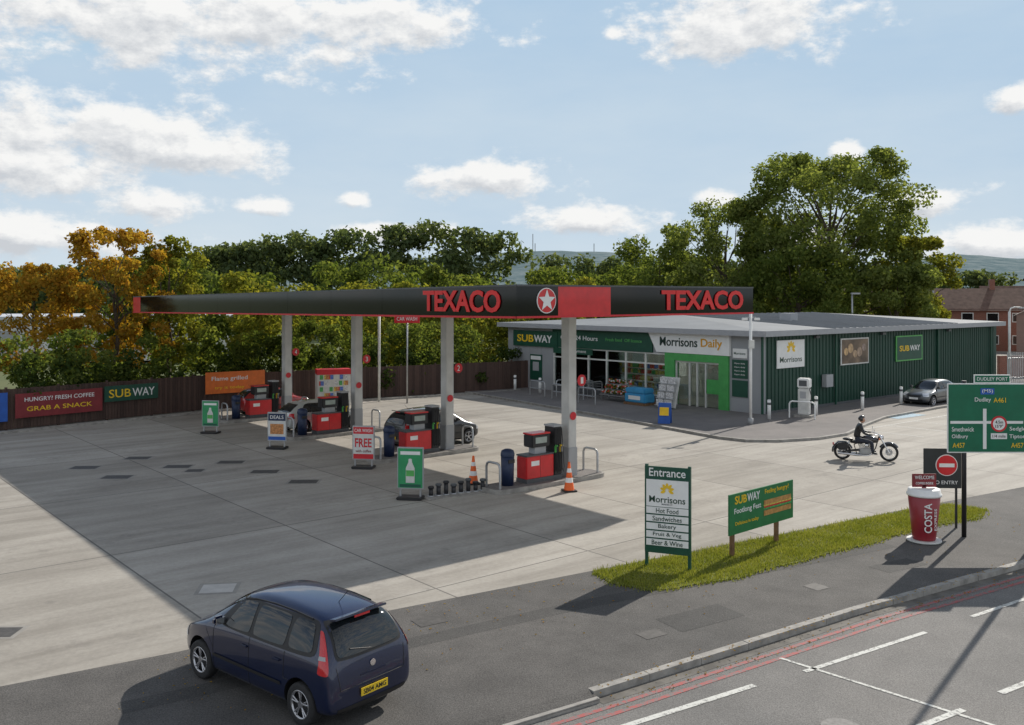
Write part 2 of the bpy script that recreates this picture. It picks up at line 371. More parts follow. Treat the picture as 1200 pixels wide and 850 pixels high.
def star(parent,loc,r):
    e=bpy.data.objects.new('logo',None); COL.objects.link(e); e.parent=parent; e.location=loc; e.rotation_euler=(0,0,rad(90))
    cyl(e,'disc',r,.03,(0,0,0),WHITE,'Y'); cyl(e,'disc_red',r*.93,.034,(0,-.004,0),RED,'Y')
    vs=[(0,-.03,0)]
    for i in range(10):
        a=math.pi/2+i*math.pi/5; rr=r*.9 if i%2==0 else r*.38; vs.append((rr*math.cos(a),-.03,rr*math.sin(a)))
    meshobj(e,'star',vs,[(0,i,i%10+1) for i in range(1,11)],WHITE)
star(cg,(.02,1.12,6.19),.37)
cols=[(-3.4-7.17*k,5.25) for k in range(4)]
COLM=mat('column_paint',(.56,.56,.54),.5,var=.14,scale=1.5)
for i,(x,y) in enumerate(cols):
    box(cg,'column',(.38,.38,zb(x)+.1),(x,y,(zb(x)+.1)/2),COLM,bev=.02)
    box(cg,'column_guard',(.43,.43,1.0),(x,y,.62),GREYP,bev=.02)
    box(cg,'flag_bracket',(.03,.5,.03),(x,y+.3,3.4),GREYD)
    cyl(cg,'pump_number',.2,.03,(x+.2,y+.42,3.4),REDSIGN,'X'); text(cg,str(i+1),.12,.22,(x+.22,y+.42,3.4),RX,WHITE)
    cyl(cg,'pump_number',.14,.02,(x+.215,y,2.2),REDSIGN,'X')
    tube(cg,'downpipe',[(x+.05,y+.24,.2),(x+.05,y+.24,5.5)],.045,STEEL)
lv=[]
for k in range(9):
    for y in (2.5,5.5,8.5): lv.append(((.6,.6,.03),(-2-3.6*k,y,zb(-2-3.6*k)+.06)))
boxes(cg,'light_fittings',lv,WHITE)
def loc2w(x,y):
    return Vector((.12,25.9,0))+(-U)*x+V*y
# ------------------------------------------------------------ islands / pumps
def rrect(w,l,r=.3,n=6):
    P=[]
    for cx_,cy_,a0 in ((w/2-r,l/2-r,0),(-w/2+r,l/2-r,90),(-w/2+r,-l/2+r,180),(w/2-r,-l/2+r,270)):
        for i in range(n+1):
            a=rad(a0+90*i/n); P.append((cx_+r*math.cos(a),cy_+r*math.sin(a)))
    return P
def prism(parent,name,P,z0,z1,m,loc=(0,0,0)):
    n=len(P); vs=[(p[0],p[1],z0) for p in P]+[(p[0],p[1],z1) for p in P]
    fs=[tuple(reversed(range(n))),tuple(range(n,2*n))]+[(i,(i+1)%n,n+(i+1)%n,n+i) for i in range(n)]
    return meshobj(parent,name,vs,fs,m,loc=loc)
def hoop(parent,loc,w=.7,h=.85,alongx=True,m=STEEL):
    r=.15; pts=[]
    pr=[(-w/2,0),(-w/2,h-r),(-w/2+r*.3,h-r*.3),(-w/2+r,h),(w/2-r,h),(w/2-r*.3,h-r*.3),(w/2,h-r),(w/2,0)]
    for a,z in pr: pts.append((loc[0]+(a if alongx else 0),loc[1]+(0 if alongx else a),loc[2]+z))
    tube(parent,'guard_hoop',pts,.04,m)
LCD=mat('lcd',(.35,.4,.36),.2)
for i,(x,y) in enumerate(cols):
    w=loc2w(x,y); g=grp('pump_island',(w.x,w.y,0),RZ)
    prism(g,'plinth',rrect(1.15,5.0,.4),0,.14,CREAM,loc=(0,-1.1,0))
    prism(g,'plinth_top',rrect(1.0,4.85,.35),.14,.146,PAVE,loc=(0,-1.1,0))
    hoop(g,(0,-3.35,.1)); hoop(g,(0,1.05,.1))
    g2=grp('litter_bin',(w+V*-2.75).to_tuple(),RZ)
    cyl(g2,'body',.2,.95,(0,0,.62),NAVYP,seg=20,r2=.22); lathe(g2,'hood',[(.23,1.1),(.23,1.18),(.2,1.28),(.1,1.33),(0,1.34)],NAVYP); box(g2,'slot',(.05,.24,.12),(.2,0,.95),BLACK)
    p=grp('fuel_pump',(w+V*-1.35).to_tuple(),RZ)
    box(p,'base',(.55,1.6,.14),(0,0,.21),GREYD)
    box(p,'lower_cabinet',(.52,1.22,.74),(0,-.19,.64),RED,bev=.025)
    box(p,'panel_gap',(.53,.012,.7),(0,-.19,.64),BRN)
    box(p,'label',(.005,.35,.16),(.264,-.42,.78),WHITE)
    box(p,'cabinet_top',(.54,1.24,.05),(0,-.19,1.04),GREYD,bev=.01)
    box(p,'neck',(.3,.5,.24),(0,-.1,1.18),GREYP)
    box(p,'display_head',(.46,.8,.42),(0,-.13,1.5),BLACK,bev=.03)
    box(p,'display_screen',(.006,.5,.2),(.234,-.13,1.52),LCD)
    box(p,'display_stripe',(.47,.81,.05),(0,-.13,1.735),RED)
    box(p,'hose_tower',(.5,.36,1.62),(0,.62,1.09),BLACK,bev=.02)
    box(p,'tower_cap',(.52,.38,.06),(0,.62,1.93),GREYP)
    for k,(mm) in enumerate((BGREEN,BLACK,YEL,STEEL)):
        yy=.48+.09*k
        box(p,'nozzle_boot',(.06,.06,.22),(.27,yy,1.15),mm,bev=.008)
        box(p,'nozzle_handle',(.1,.035,.05),(.32,yy,1.28),mm)
        tube(p,'hose',[(.28,yy,1.85),(.34,yy+.01,1.2),(.38,yy+.02,.55),(.36,yy,.38),(.31,yy,.5),(.3,yy,1.05)],.014,RUB)
# ------------------------------------------------------------ cones
CO=mat('cone_orange',(.85,.14,.02),.5)
def cone(loc):
    g=grp('traffic_cone',loc,.3)
    box(g,'base',(.42,.42,.05),(0,0,.03),BLACK,bev=.01)
    lathe(g,'body',[(.17,.05),(.13,.3)],CO); lathe(g,'sleeve_low',[(.13,.3),(.105,.45)],WHITE); lathe(g,'body_mid',[(.105,.45),(.08,.62)],CO); lathe(g,'sleeve_top',[(.08,.62),(.06,.75)],WHITE); lathe(g,'tip',[(.06,.75),(.035,.95),(0,.96)],CO)
cone((-1.3,31.0,0)); cone((1.85,29.85,0))
tf=grp('tank_filler_pipes',(0,0,0))
for k in range(8):
    t=k/7; p=Vector((-2.55,29.0))*(1-t)+Vector((-.95,29.9))*t
    hh=.26+.06*(k%3)
    cyl(tf,'pipe',.07,hh,(p.x,p.y,hh/2),BLACK,seg=12); cyl(tf,'cap',.1,.09,(p.x,p.y,hh+.04),GREYD if k%2 else BLACK,seg=12,bev=.02)
    cyl(tf,'collar',.11,.05,(p.x,p.y,.03),STEEL,seg=12)
box(tf,'slab',(2.4,.8,.03),(-1.75,29.45,.015),CREAM,rz=rad(29))
# ------------------------------------------------------------ forecourt display signs
def flower(parent,loc,s,m=YEL,rx=False):
    e=bpy.data.objects.new('emblem',None); COL.objects.link(e); e.parent=parent; e.location=loc; e.rotation_euler=(0,0,rad(90) if rx else 0)
    for k in range(7):
        a=rad(90+(k-3)*38); r=s*.33
        c=(r*math.cos(a),r*math.sin(a)); d=(math.cos(a),math.sin(a)); n=(-d[1],d[0])
        P=[(-.24,0),(-.05,.11),(.12,.1),(.24,0),(.12,-.1),(-.05,-.11)]
        vs=[(c[0]+s*(q[0]*d[0]+q[1]*n[0]),-.0,c[1]+s*(q[0]*d[1]+q[1]*n[1])) for q in P]
        meshobj(e,'petal',vs,[tuple(range(6))],m)
PGREEN=mat('poster_green',(.03,.29,.11),.5); PDK=mat('poster_dk',(.01,.1,.06),.5)
def pavement_sign(loc,rz,w,h,style):
    g=grp('pavement_sign',loc,rz)
    box(g,'base',(w*.95,.5,.09),(0,0,.05),BLACK,bev=.02)
    for sx in (-1,1): box(g,'leg',(.05,.05,.35),(sx*w*.38,0,.2),STEEL)
    z0=.32; box(g,'frame',(w,.06,h),(0,0,z0+h/2),GREYP,bev=.01)
    f=-.034
    def pan(x,z,ww,hh,m,d=0): box(g,'panel',(ww,.006,hh),(x,f-d,z0+z),m)
    if style=='green':
        pan(0,h/2,w*.92,h*.94,PGREEN)
        bo=lathe(g,'bottle',[(0,z0+h*.15),(w*.17,z0+h*.15),(w*.17,z0+h*.5),(w*.07,z0+h*.64),(w*.06,z0+h*.72),(0,z0+h*.73)],OFFW,seg=16); bo.scale=(1,.05,1); bo.location=(0,f-.008,0)
        pan(0,h*.38,w*.3,h*.14,BGREEN,.02); pan(0,h*.86,w*.75,h*.08,WHITE,.004); pan(0,h*.08,w*.8,h*.07,PDK,.004)
    elif style=='wash':
        pan(0,h/2,w*.92,h*.94,OFFW); pan(0,h*.86,w*.9,h*.2,REDSIGN,.004); pan(0,h*.1,w*.9,h*.14,REDSIGN,.004)
        text(g,'CAR WASH',w*.8,h*.1,(0,f-.01,z0+h*.86),FR,WHITE,.002); text(g,'FREE',w*.75,h*.26,(0,f-.01,z0+h*.5),FR,REDSIGN,.002,.02); text(g,'with coffee',w*.7,h*.08,(0,f-.01,z0+h*.26),FR,BRN,.002)
    elif style=='blue':
        pan(0,h/2,w*.92,h*.94,OFFW); pan(0,h*.83,w*.9,h*.25,NAVYP,.004); pan(0,h*.42,w*.7,h*.35,PRODUCE[5],.004); pan(0,h*.1,w*.9,h*.12,BLUE,.004)
        text(g,'DEALS',w*.7,h*.12,(0,f-.01,z0+h*.83),FR,WHITE,.002)
    box(g,'back_panel',(w*.92,.006,h*.94),(0,.034,z0+h/2),OFFW)
pavement_sign((-3.16,28.7,0),rad(-8),.84,1.3,'green')
pavement_sign((-5.45,33.85,0),rad(-8),.84,1.25,'wash')
pavement_sign((-9.73,38.2,0),rad(-10),.84,1.2,'blue')
pavement_sign((-13.9,42.5,0),rad(-10),.84,1.2,'green')
# ------------------------------------------------------------ entrance sign
STX=mat('sign_text',(.012,.05,.028),.5)
g=grp('entrance_sign',(3.6,21.3,0),rad(-22))
for sx in (-.5,.5): box(g,'post',(.07,.07,2.4),(sx,.03,1.2),DGREEN)
box(g,'board',(1.06,.05,2.0),(0,-.03,1.37),DGREEN,bev=.005)
f=-.062
text(g,'Entrance',.85,.19,(0,f,2.24),FR,WHITE,.003,.01)
box(g,'panel',(.98,.012,.62),(0,f,1.76),WHITE); flower(g,(0,f-.012,1.84),.3); text(g,'Morrisons',.84,.15,(0,f-.01,1.62),FR,STX,.002,.01); text(g,'MAKES IT',.25,.035,(0,f-.01,1.51),FR,GREYD,.002)
for k,(s,wd) in enumerate([('Hot Food',.52),('Sandwiches',.68),('Bakery',.42),('Fruit & Veg',.66),('Beer & Wine',.72)]):
    z=1.36-.185*k; box(g,'strip',(.98,.012,.15),(0,f,z),WHITE); text(g,s,wd,.11 if 'y' not in s else .125,(0,f-.01,z),FR,STX,.002,.006)
# ------------------------------------------------------------ advertising board
g=grp('advertising_board',(6.25,23.05,0),math.atan2(1.95,2.15))
AG=mat('advert_green',(.02,.18,.06),.45)
for sx in (-1.2,.75): box(g,'post',(.09,.09,1.25),(sx,.06,.62),WOODP)
box(g,'board',(2.85,.04,.98),(0,0,1.05),AG,bev=.004)
text(g,'SUB',.5,.2,(-.95,-.024,1.38),FR,YEL,.003,.02); text(g,'WAY',.55,.2,(-.4,-.024,1.38),FR,WHITE,.003,.02); text(g,'Feeling hungry?',1.1,.15,(.65,-.024,1.4),FR,YEL,.003)
text(g,'Footlong Fest',1.15,.17,(-.65,-.024,1.1),FR,WHITE,.003,.01); text(g,'Delicious in today',1.0,.11,(-.68,-.024,.8),FR,YEL,.002)
BUN=mat('bun',(.5,.26,.08),.6,var=.3,scale=9)
for (z,m2,w2,t) in ((.88,BUN,1.25,.13),(.99,PRODUCE[2],1.3,.05),(1.03,REDSIGN,1.22,.04),(1.07,PRODUCE[1],1.28,.04),(1.14,BUN,1.25,.12)):
    box(g,'sandwich_layer',(w2,.012,t),(.68,-.026,z),m2,bev=.004)
# ------------------------------------------------------------ direction sign
g=grp('road_direction_sign',(0,24.1,0))
SG=mat('road_sign_green',(.005,.14,.07),.35)
for x in (11.86,13.85): cyl(g,'post',.06,4.1,(x,.08,2.05),BLACK,seg=16)
box(g,'board',(2.95,.03,1.82),(12.85,0,3.13),WHITE,bev=.01)
box(g,'face',(2.89,.006,1.76),(12.85,-.018,3.13),SG)
box(g,'tab',(.95,.03,.22),(12.55,0,4.155),WHITE); box(g,'tab_face',(.9,.006,.17),(12.55,-.018,4.155),SG); text(g,'DUDLEY PORT',.8,.09,(12.55,-.025,4.155),FR,WHITE,.002)
box(g,'m5_patch',(.36,.006,.16),(12.42,-.024,3.83),BLUE); text(g,'(M5)',.28,.11,(12.42,-.03,3.83),FR,WHITE,.002)
text(g,'Dudley',.42,.14,(12.3,-.026,3.6),FR,WHITE,.002); text(g,'A461',.32,.13,(12.74,-.026,3.6),FR,YEL,.002)
text(g,'Smethwick',.58,.12,(11.78,-.026,2.84),FR,WHITE,.002); text(g,'Oldbury',.42,.13,(11.7,-.026,2.64),FR,WHITE,.002); text(g,'A457',.32,.13,(11.67,-.026,2.42),FR,YEL,.002)
text(g,'Sedgley',.5,.13,(13.25,-.026,2.84),FR,WHITE,.002); text(g,'Tipton',.42,.13,(13.2,-.026,2.64),FR,WHITE,.002); text(g,'A457',.32,.13,(13.2,-.026,2.42),FR,YEL,.002)
box(g,'route_stem',(.09,.006,1.05),(12.35,-.024,2.85),WHITE); box(g,'route_bar',(1.9,.006,.07),(12.4,-.026,3.02),WHITE)
cyl(g,'limit_ring',.21,.01,(12.72,-.028,2.98),REDSIGN,'Y'); cyl(g,'limit_face',.16,.012,(12.72,-.03,2.98),WHITE,'Y'); text(g,"4.5m",.2,.08,(12.72,-.04,3.03),FR,BLACK,.002); text(g,"15'9\"",.2,.08,(12.72,-.04,2.92),FR,BLACK,.002)
box(g,'distance_plate',(.42,.006,.15),(12.72,-.026,2.66),WHITE); text(g,'1/4 mile',.34,.08,(12.72,-.032,2.66),FR,BLACK,.001)
g=grp('no_entry_sign',(11.72,25.1,0),rad(-4))
for sx in (-.38,.38): box(g,'post',(.05,.05,2.1),(sx,.04,1.05),BLACK)
box(g,'board',(1.0,.04,1.08),(0,0,1.63),mat('sign_charcoal',(.03,.034,.034),.5),bev=.01)
cyl(g,'disc_border',.29,.02,(.1,-.03,1.72),WHITE,'Y',seg=36); cyl(g,'disc',.27,.024,(.1,-.034,1.72),RED,'Y',seg=36); box(g,'bar',(.4,.01,.1),(.1,-.052,1.72),WHITE); text(g,'NO ENTRY',.7,.1,(.05,-.03,1.25),FR,WHITE,.002)
g=grp('giant_coffee_cup',(10.62,23.75,0))
CUP=mat('cup_red',(.28,.015,.026),.4,coat=.2,var=.06)
cyl(g,'base_plate',.42,.04,(0,0,.04),OFFW); 
lathe(g,'cup_body',[(.0,.06),(.27,.06),(.285,.1),(.39,1.18),(.37,1.2)],CUP)
lathe(g,'lid',[(.37,1.19),(.42,1.19),(.43,1.23),(.41,1.26),(.40,1.27),(.385,1.36),(.35,1.375),(.0,1.375)],WHITE)
box(g,'topper',(.62,.04,.34),(0,0,1.57),BRN,bev=.01); box(g,'topper_stem',(.1,.04,.1),(0,0,1.4),BRN); text(g,'WELCOME',.5,.09,(0,-.026,1.65),FR,WHITE,.002); text(g,'COFFEE INSIDE',.45,.06,(0,-.026,1.5),FR,WHITE,.002)
text(g,'COSTA',.75,.19,(-.06,-.37,.68),(rad(84.5),rad(-90),0),WHITE,.004,.012)
text(g,'EXPRESS',.55,.06,(.13,-.365,.64),(rad(84.5),rad(-90),0),WHITE,.004,.004)
g=grp('street_lamp',(13.05,22.9,0))
cyl(g,'base',.11,1.2,(0,0,.6),STEEL,seg=16); cyl(g,'column',.075,8,(0,0,4.6),STEEL,r2=.05,seg=16); tube(g,'arm',[(0,0,8.5),(.1,-.2,8.8),(.8,-1.2,9.0)],.03,STEEL); box(g,'lantern',(.7,.25,.12),(.95,-1.4,9.0),GREYP,rz=rad(-56),bev=.03)

# ------------------------------------------------------------ store
st=grp('convenience_store',(13.2,48.6,0),RZ)
LIN=28.4
GW=mat('grey_render',(.31,.32,.33),.7,var=.06,scale=.5)
def wbox(name,x0,x1,y0,y1,z0,z1,m): return box(st,name,(x1-x0,y1-y0,z1-z0),((x0+x1)/2,(y0+y1)/2,(z0+z1)/2),m)
for k in range(4): wbox('wall_left_panel',-21+1.175*k,-21+1.175*(k+1)-.014,0,.3,0,4.3,GW)
wbox('wall_right_pilaster',-2.1,-.0,0,.3,0,4.3,GW)
wbox('fascia_backing',-16.3,-2.1,0.03,.3,3.0,4.3,GW)
wbox('stall_riser',-16.3,-6.6,0,.2,0,.45,GREYD)
wbox('side_wall',-.3,-.003,.3,LIN,0,4.3,CLAD)
wbox('rear_wall',-21,0,LIN,LIN+.3,0,4.3,CLAD)
wbox('left_wall',-21,-20.7,.3,LIN,0,4.3,GW)
boxes(st,'cladding_ribs',[((.03,.06,4.1),(.014,.5+.333*k,2.15)) for k in range(84)],CLAD)
wbox('corner_trim',-.06,.05,-.03,.06,0,4.3,DGREEN)
wbox('plinth',0.0,.06,.3,LIN,0,.22,GREYD)
wbox('eaves_shadow_gap',-21,0,.05,LIN,4.3,4.33,GREYD)
boxes(st,'side_downpipes',[((.08,.1,4.1),(.09,y,2.1)) for y in (7.0,19.5,27.6)],DGREEN)
boxes(st,'wall_lights',[((.18,.35,.14),(.12,y,4.05)) for y in (5,12.3,21)],GREYD)
o=.55; ez=4.5; x0,x1,y0,y1=-21-o,o,-o,LIN+o
ROOF=mat('roof_sheet',(.21,.225,.24),.75,0,var=.1,scale=.4,spec=.2)
vs=[(x0,y0,ez),(x1,y0,ez),(x1,y1,ez),(x0,y1,ez),(-10.5,6,5.1),(-10.5,22,5.1)]
meshobj(st,'roof',vs,[(0,1,4),(1,2,5,4),(2,3,5),(3,0,4,5)],ROOF)
EAVE=mat('eave_grey',(.34,.35,.37),.45,var=.05)
boxes(st,'roof_edge',[((x1-x0,.04,.30),((x0+x1)/2,y0,ez-.14)),((x1-x0,.04,.30),((x0+x1)/2,y1,ez-.14)),((.04,y1-y0-.05,.30),(x0,(y0+y1)/2,ez-.14)),((.04,y1-y0-.05,.30),(x1,(y0+y1)/2,ez-.14)),((x1-x0-.1,y1-y0-.1,.03),((x0+x1)/2,(y0+y1)/2,ez-.26))],EAVE)
cu=bpy.data.curves.new('roof_seams','CURVE'); cu.dimensions='3D'; cu.bevel_depth=.03
for k in range(40):
    y=y0+.3+k*.72
    if 6<y<22:
        s=cu.splines.new('POLY'); s.points.add(1); s.points[0].co=(x1,y,ez+.02,1); s.points[1].co=(-10.5,y,5.12,1)
link(bpy.data.objects.new('roof_seams',cu),st,ROOF)
boxes(st,'roof_vents',[((.8,.8,.5),(-5,10,5.0)),((1.2,.9,.6),(-13,15,5.2))],EAVE)
wbox('fascia_green',-16.3,-7.6,-.08,.03,3.0,4.15,DGREEN)
text(st,'Open 24 Hours',3.4,.38,(-13.8,-.09,3.62),FR,WHITE,.005); text(st,'Night payment',2.2,.24,(-14.2,-.12,2.78),FR,WHITE,.004)
wbox('window_banner',-16.2,-12.6,-.1,-.02,2.6,2.97,DGREEN)
text(st,'Fresh food  Off licence',3.0,.2,(-9.9,-.09,3.65),FR,BGREEN,.004)
LG=mat('sign_white',(.82,.82,.8),.4,var=.03)
meshobj(st,'main_sign_board',[(-7.9,-.16,4.32),(-7.2,-.16,3.08),(-2.0,-.16,3.08),(-2.0,-.16,4.32),(-7.9,0,4.32),(-7.2,0,3.08),(-2.0,0,3.08),(-2.0,0,4.32)],[(3,2,1,0),(4,5,6,7),(1,5,4,0),(2,6,5,1),(3,7,6,2),(0,4,7,3)],LG)
text(st,'Morrisons',2.75,.52,(-5.55,-.17,3.72),FR,mat('sign_dkgreen',(.006,.03,.02),.5),.01,.012); text(st,'Daily',1.45,.6,(-3.2,-.17,3.66),FR,mat('sign_amber',(.70,.34,.0),.5),.01,.012)
wbox('subway_panel',-20.3,-15.8,-.12,0-.003,2.95,4.0,DGREEN)
text(st,'SUB',1.7,.5,(-19.0,-.13,3.48),FR,YEL,.01,.02); text(st,'WAY',1.8,.5,(-17.2,-.13,3.48),FR,WHITE,.01,.02)
wbox('window_glass',-16.3,-6.6,.08,.1,.45,3.0,SGLASS)
mull=[((.08,.12,2.55),(-16.26+k*1.61,.06,1.72)) for k in range(7)]+[((9.7,.12,.08),(-11.45,.055,2.35)),((9.7,.12,.08),(-11.45,.055,.49)),((9.7,.12,.08),(-11.45,.055,2.96))]
boxes(st,'window_frames',mull,OFFW)
wbox('door_surround_left',-6.6,-5.9,-.12,.3,0,3.1,DOORG); wbox('door_surround_right',-2.75,-2.1,-.12,.3,0,3.1,DOORG); wbox('door_surround_top',-5.9,-2.75,-.12,.3,2.65,3.1,DOORG)
wbox('door_glass',-5.9,-2.75,.1,.12,.02,2.65,SGLASS)
boxes(st,'door_frames',[((.07,.1,2.6),(x,.06,1.32)) for x in (-5.86,-4.9,-4.35,-3.75,-2.79)]+[((3.1,.1,.1),(-4.32,.055,2.6))],OFFW)
wbox('door_poster',-3.68,-2.85,.02,.04,.9,1.7,DOORG)
wbox('interior_back',-20,-2,4.2,4.3,0,3.2,mat('interior_wall',(.35,.36,.34),.8)); wbox('interior_floor',-20.5,-.4,.3,4.2,.0,.13,mat('floor_tile',(.3,.29,.27),.5)); wbox('interior_ceiling',-20.5,-.4,.3,4.2,3.2,3.25,OFFW)
boxes(st,'interior_lights',[((1.4,.2,.04),(-15+k*2.6,y,3.16)) for k in range(5) for y in (1.2,3)],SHOPL)
random.seed(8)
for mi,mm in enumerate(PRODUCE):
    L=[]
    for k in range(60):
        sh=random.choice((.55,.95,1.35,1.75,2.1)); x=random.uniform(-16,-6.8)
        L.append(((random.uniform(.15,.4),.25,random.uniform(.18,.32)),(x,.9+.002*k+mi*.01,sh)))
    boxes(st,'goods',L,mm)
boxes(st,'shelves',[((9.4,.35,.03),(-11.5,.95,z)) for z in (.4,.8,1.2,1.6,1.95)],OFFW)
boxes(st,'posters',[((.9,.01,.7),(-15.4,.12,1.9)),((.9,.01,.5),(-8.9,.12,2.65)),((1.2,.01,.5),(-10.6,.12,2.65))],OFFW)
wbox('cash_machine',-18.6,-17.4,-.05,-.003,.7,2.4,DGREEN); wbox('cash_machine_screen',-18.3,-17.7,-.07,-.05,1.3,1.9,GREYP); wbox('cash_machine_head',-18.5,-17.5,-.08,-.05,2.05,2.3,WHITE)
wbox('info_panel',-1.9,-.9,-.05,-.003,1.9,2.9,DGREEN); wbox('info_panel_white',-1.85,-.95,-.05,-.003,3.0,3.5,WHITE); wbox('info_panel_low',-1.9,-.9,-.05,-.003,.9,1.8,DGREEN)
text(st,'Morrisons',.75,.14,(-1.4,-.06,3.25),FR,DGREEN,.002)
for k in range(4): text(st,'Open daily',.7,.09,(-1.4,-.06,2.7-.2*k),FR,WHITE,.002)
def sposter(yc,zc,w,h,kind):
    if kind==0:
        box(st,'poster_frame',(.05,w,h),(.07,yc,zc),WHITE); flower(st,(.1,yc,zc+.3),.75,YEL,True); text(st,'Morrisons',w*.8,.3,(.1,yc,zc-.3),RX,STX,.002,.01)
    if kind==1:
        box(st,'poster_frame',(.05,w,h),(.07,yc,zc),OFFW); box(st,'poster_photo',(.01,w*.94,h*.9),(.1,yc,zc),mat('poster_dark',(.16,.11,.07),.5,var=.6,scale=1.2))
        for k in range(5): cyl(st,'poster_food',.22+.06*(k%2),.012,(.108+.001*k,yc-w*.33+k*w*.16,zc+.2*math.sin(k*2)),mat('food%d'%k,(.6-.07*k,.4-.04*k,.2),.6,var=.4),'X',seg=16)
    if kind==2:
        box(st,'poster_frame',(.05,w,h),(.07,yc,zc),BGREEN); box(st,'poster_face',(.01,w*.93,h*.9),(.1,yc,zc),DGREEN)
        text(st,'SUB',w*.36,.36,(.11,yc-w*.2,zc),RX,YEL,.004,.02); text(st,'WAY',w*.38,.36,(.11,yc+w*.2,zc),RX,WHITE,.004,.02)
sposter(2.5,3.2,2.6,1.5,0); sposter(9.1,3.1,3.1,1.55,1); sposter(15.65,3.05,3.4,1.6,2)
wbox('utility_box',.06,.35,5.6,6.3,1.2,1.9,GREYP)
def S2W(x,y,z=.1): 
    p=Vector((13.2,48.6,0))+(-U)*x+V*y; return (p.x,p.y,z)
g=grp('newspaper_rack',S2W(-4.9,-1.9),RZ)
box(g,'back',(1.3,.05,1.7),(0,.15,.9),OFFW,rot=(rad(-14),0,0)); boxes(g,'papers',[((.5,.03,.32),(sx*.3,-.28+.11*k+.02,.35+.4*k)) for k in range(4) for sx in (-1,1)],PRODUCE[3]); boxes(g,'ledges',[((1.25,.16,.03),(0,-.27+.11*k,.18+.4*k)) for k in range(4)],GREYP)
g=grp('flower_stand',S2W(-9.2,-1.3),RZ)
boxes(g,'tiers',[((2.2,.35,.04),(0,-.3+.3*k,.35+.3*k)) for k in range(3)],STEEL); boxes(g,'legs',[((.05,.05,.95),(sx,.3,.47)) for sx in (-1.05,1.05)]+[((.05,.05,.35),(sx,-.3,.17)) for sx in (-1.05,1.05)],STEEL)
for mi,mm in enumerate([LEAFG,LEAFY,PRODUCE[3],PRODUCE[0]]):
    L=[]
    for j in range(70):
        t=random.randint(0,2); L.append(((random.uniform(.04,.1),.07,random.uniform(.05,.13)),(random.uniform(-1.05,1.05),-.3+.3*t+random.uniform(-.12,.12),.45+.3*t+random.uniform(0,.18))))
    boxes(g,'bouquets',L,mm)
g=grp('log_pallet_display',S2W(-7.2,-1.6),RZ)
box(g,'pallet',(1.6,1.0,.14),(0,0,.07),WOODP); box(g,'bags_blue',(1.55,.9,.5),(0,0,.4),LBLUE,bev=.05); box(g,'bags_top',(1.5,.85,.3),(0,0,.81),LBLUE,bev=.06); box(g,'label',(.9,.01,.22),(0,-.46,.42),WHITE)
g=grp('shopping_trolley_bay',S2W(-12.3,-1.5),RZ)
for k in range(4):
    hoop(g,(-1.2+.8*k,0,0),w=1.6,h=1.0,alongx=False)
    x=-.8+.7*k
    L=[((.02,.8,.02),(x+dx,0,z)) for dx in (-.24,-.12,0,.12,.24) for z in (.6,)]+[((.5,.02,.02),(x,yy,z)) for yy in (-.4,.4) for z in (.6,.75,.9)]+[((.02,.8,.02),(x+dx,0,z)) for dx in (-.25,.25) for z in (.75,.9)]+[((.02,.02,.6),(x+dx,yy,.32)) for dx in (-.2,.2) for yy in (-.35,.35)]
    boxes(g,'basket',L,STEEL)
g=grp('a_board_sign',(7.5,45.2,.1),rad(-20))
box(g,'panel',(.6,.04,1.0),(0,-.15,.5),BLUE,rot=(rad(-10),0,0)); box(g,'panel_back',(.6,.04,1.0),(0,.15,.5),BLUE,rot=(rad(10),0,0)); box(g,'face',(.45,.01,.4),(0,-.2,.6),YEL,rot=(rad(-10),0,0))
for (x,y) in ((-14.5,-3.0),(-12,-3.4),(-9.5,-3.6)):
    g=grp('guard_rail',S2W(x,y),RZ); hoop(g,(0,0,0),w=1.4,h=.9)
    tube(g,'mid_rail',[(-.7,0,.45),(.7,0,.45)],.03,STEEL)
def bollard(loc,m=WHITE,h=1.0):
    g=grp('bollard',loc); cyl(g,'post',.09,h,(0,0,h/2),m,seg=16,bev=.02); cyl(g,'band',.094,.12,(0,0,h*.8),GREYD,seg=16)
for p in [(15.9,48.2,.1),(19.2,50.5,.1),(22.5,53.3,.1),(0.2,61.2,.1),(1.8,59.2,.1),(13.0,46.6,.1),(26.5,56.5,.1)]: bollard(p)
g=grp('cctv_pole',(11.6,44.8,.1)); cyl(g,'pole',.07,5.4,(0,0,2.7),WHITE,seg=16); cyl(g,'base',.13,.3,(0,0,.15),GREYP,seg=16); box(g,'bracket',(.5,.06,.05),(0,0,5.2),GREYP); box(g,'camera',(.28,.12,.12),(-.3,-.05,5.12),WHITE,bev=.02); box(g,'camera_right',(.28,.12,.12),(.3,-.05,5.12),WHITE,bev=.02); box(g,'cabinet',(.25,.2,.4),(0,-.14,3.9),OFFW)
g=grp('lamp_post',(-8.0,55.5,0)); cyl(g,'pole',.08,6,(0,0,3),OFFW,seg=14); box(g,'lamp',(.5,.2,.1),(.2,0,6),GREYP)
g=grp('air_water_machine',(15.1,47.6,.1),rad(-35))
box(g,'plinth',(.9,.7,.12),(0,0,.06),CREAM); box(g,'body',(.55,.45,1.35),(0,0,.8),OFFW,bev=.04); box(g,'head',(.62,.5,.5),(0,0,1.75),WHITE,bev=.05); box(g,'panel',(.4,.01,.3),(0,-.255,1.75),GREYD); box(g,'coin',(.3,.01,.35),(0,-.23,1.15),GREYP)
tube(g,'hose',[(.29,-.1,1.5),(.42,-.12,1.0),(.4,-.1,.4),(.34,-.1,.9)],.02,RUB); hoop(g,(.1,-.7,-.05),w=1.3,h=.9,m=WHITE)

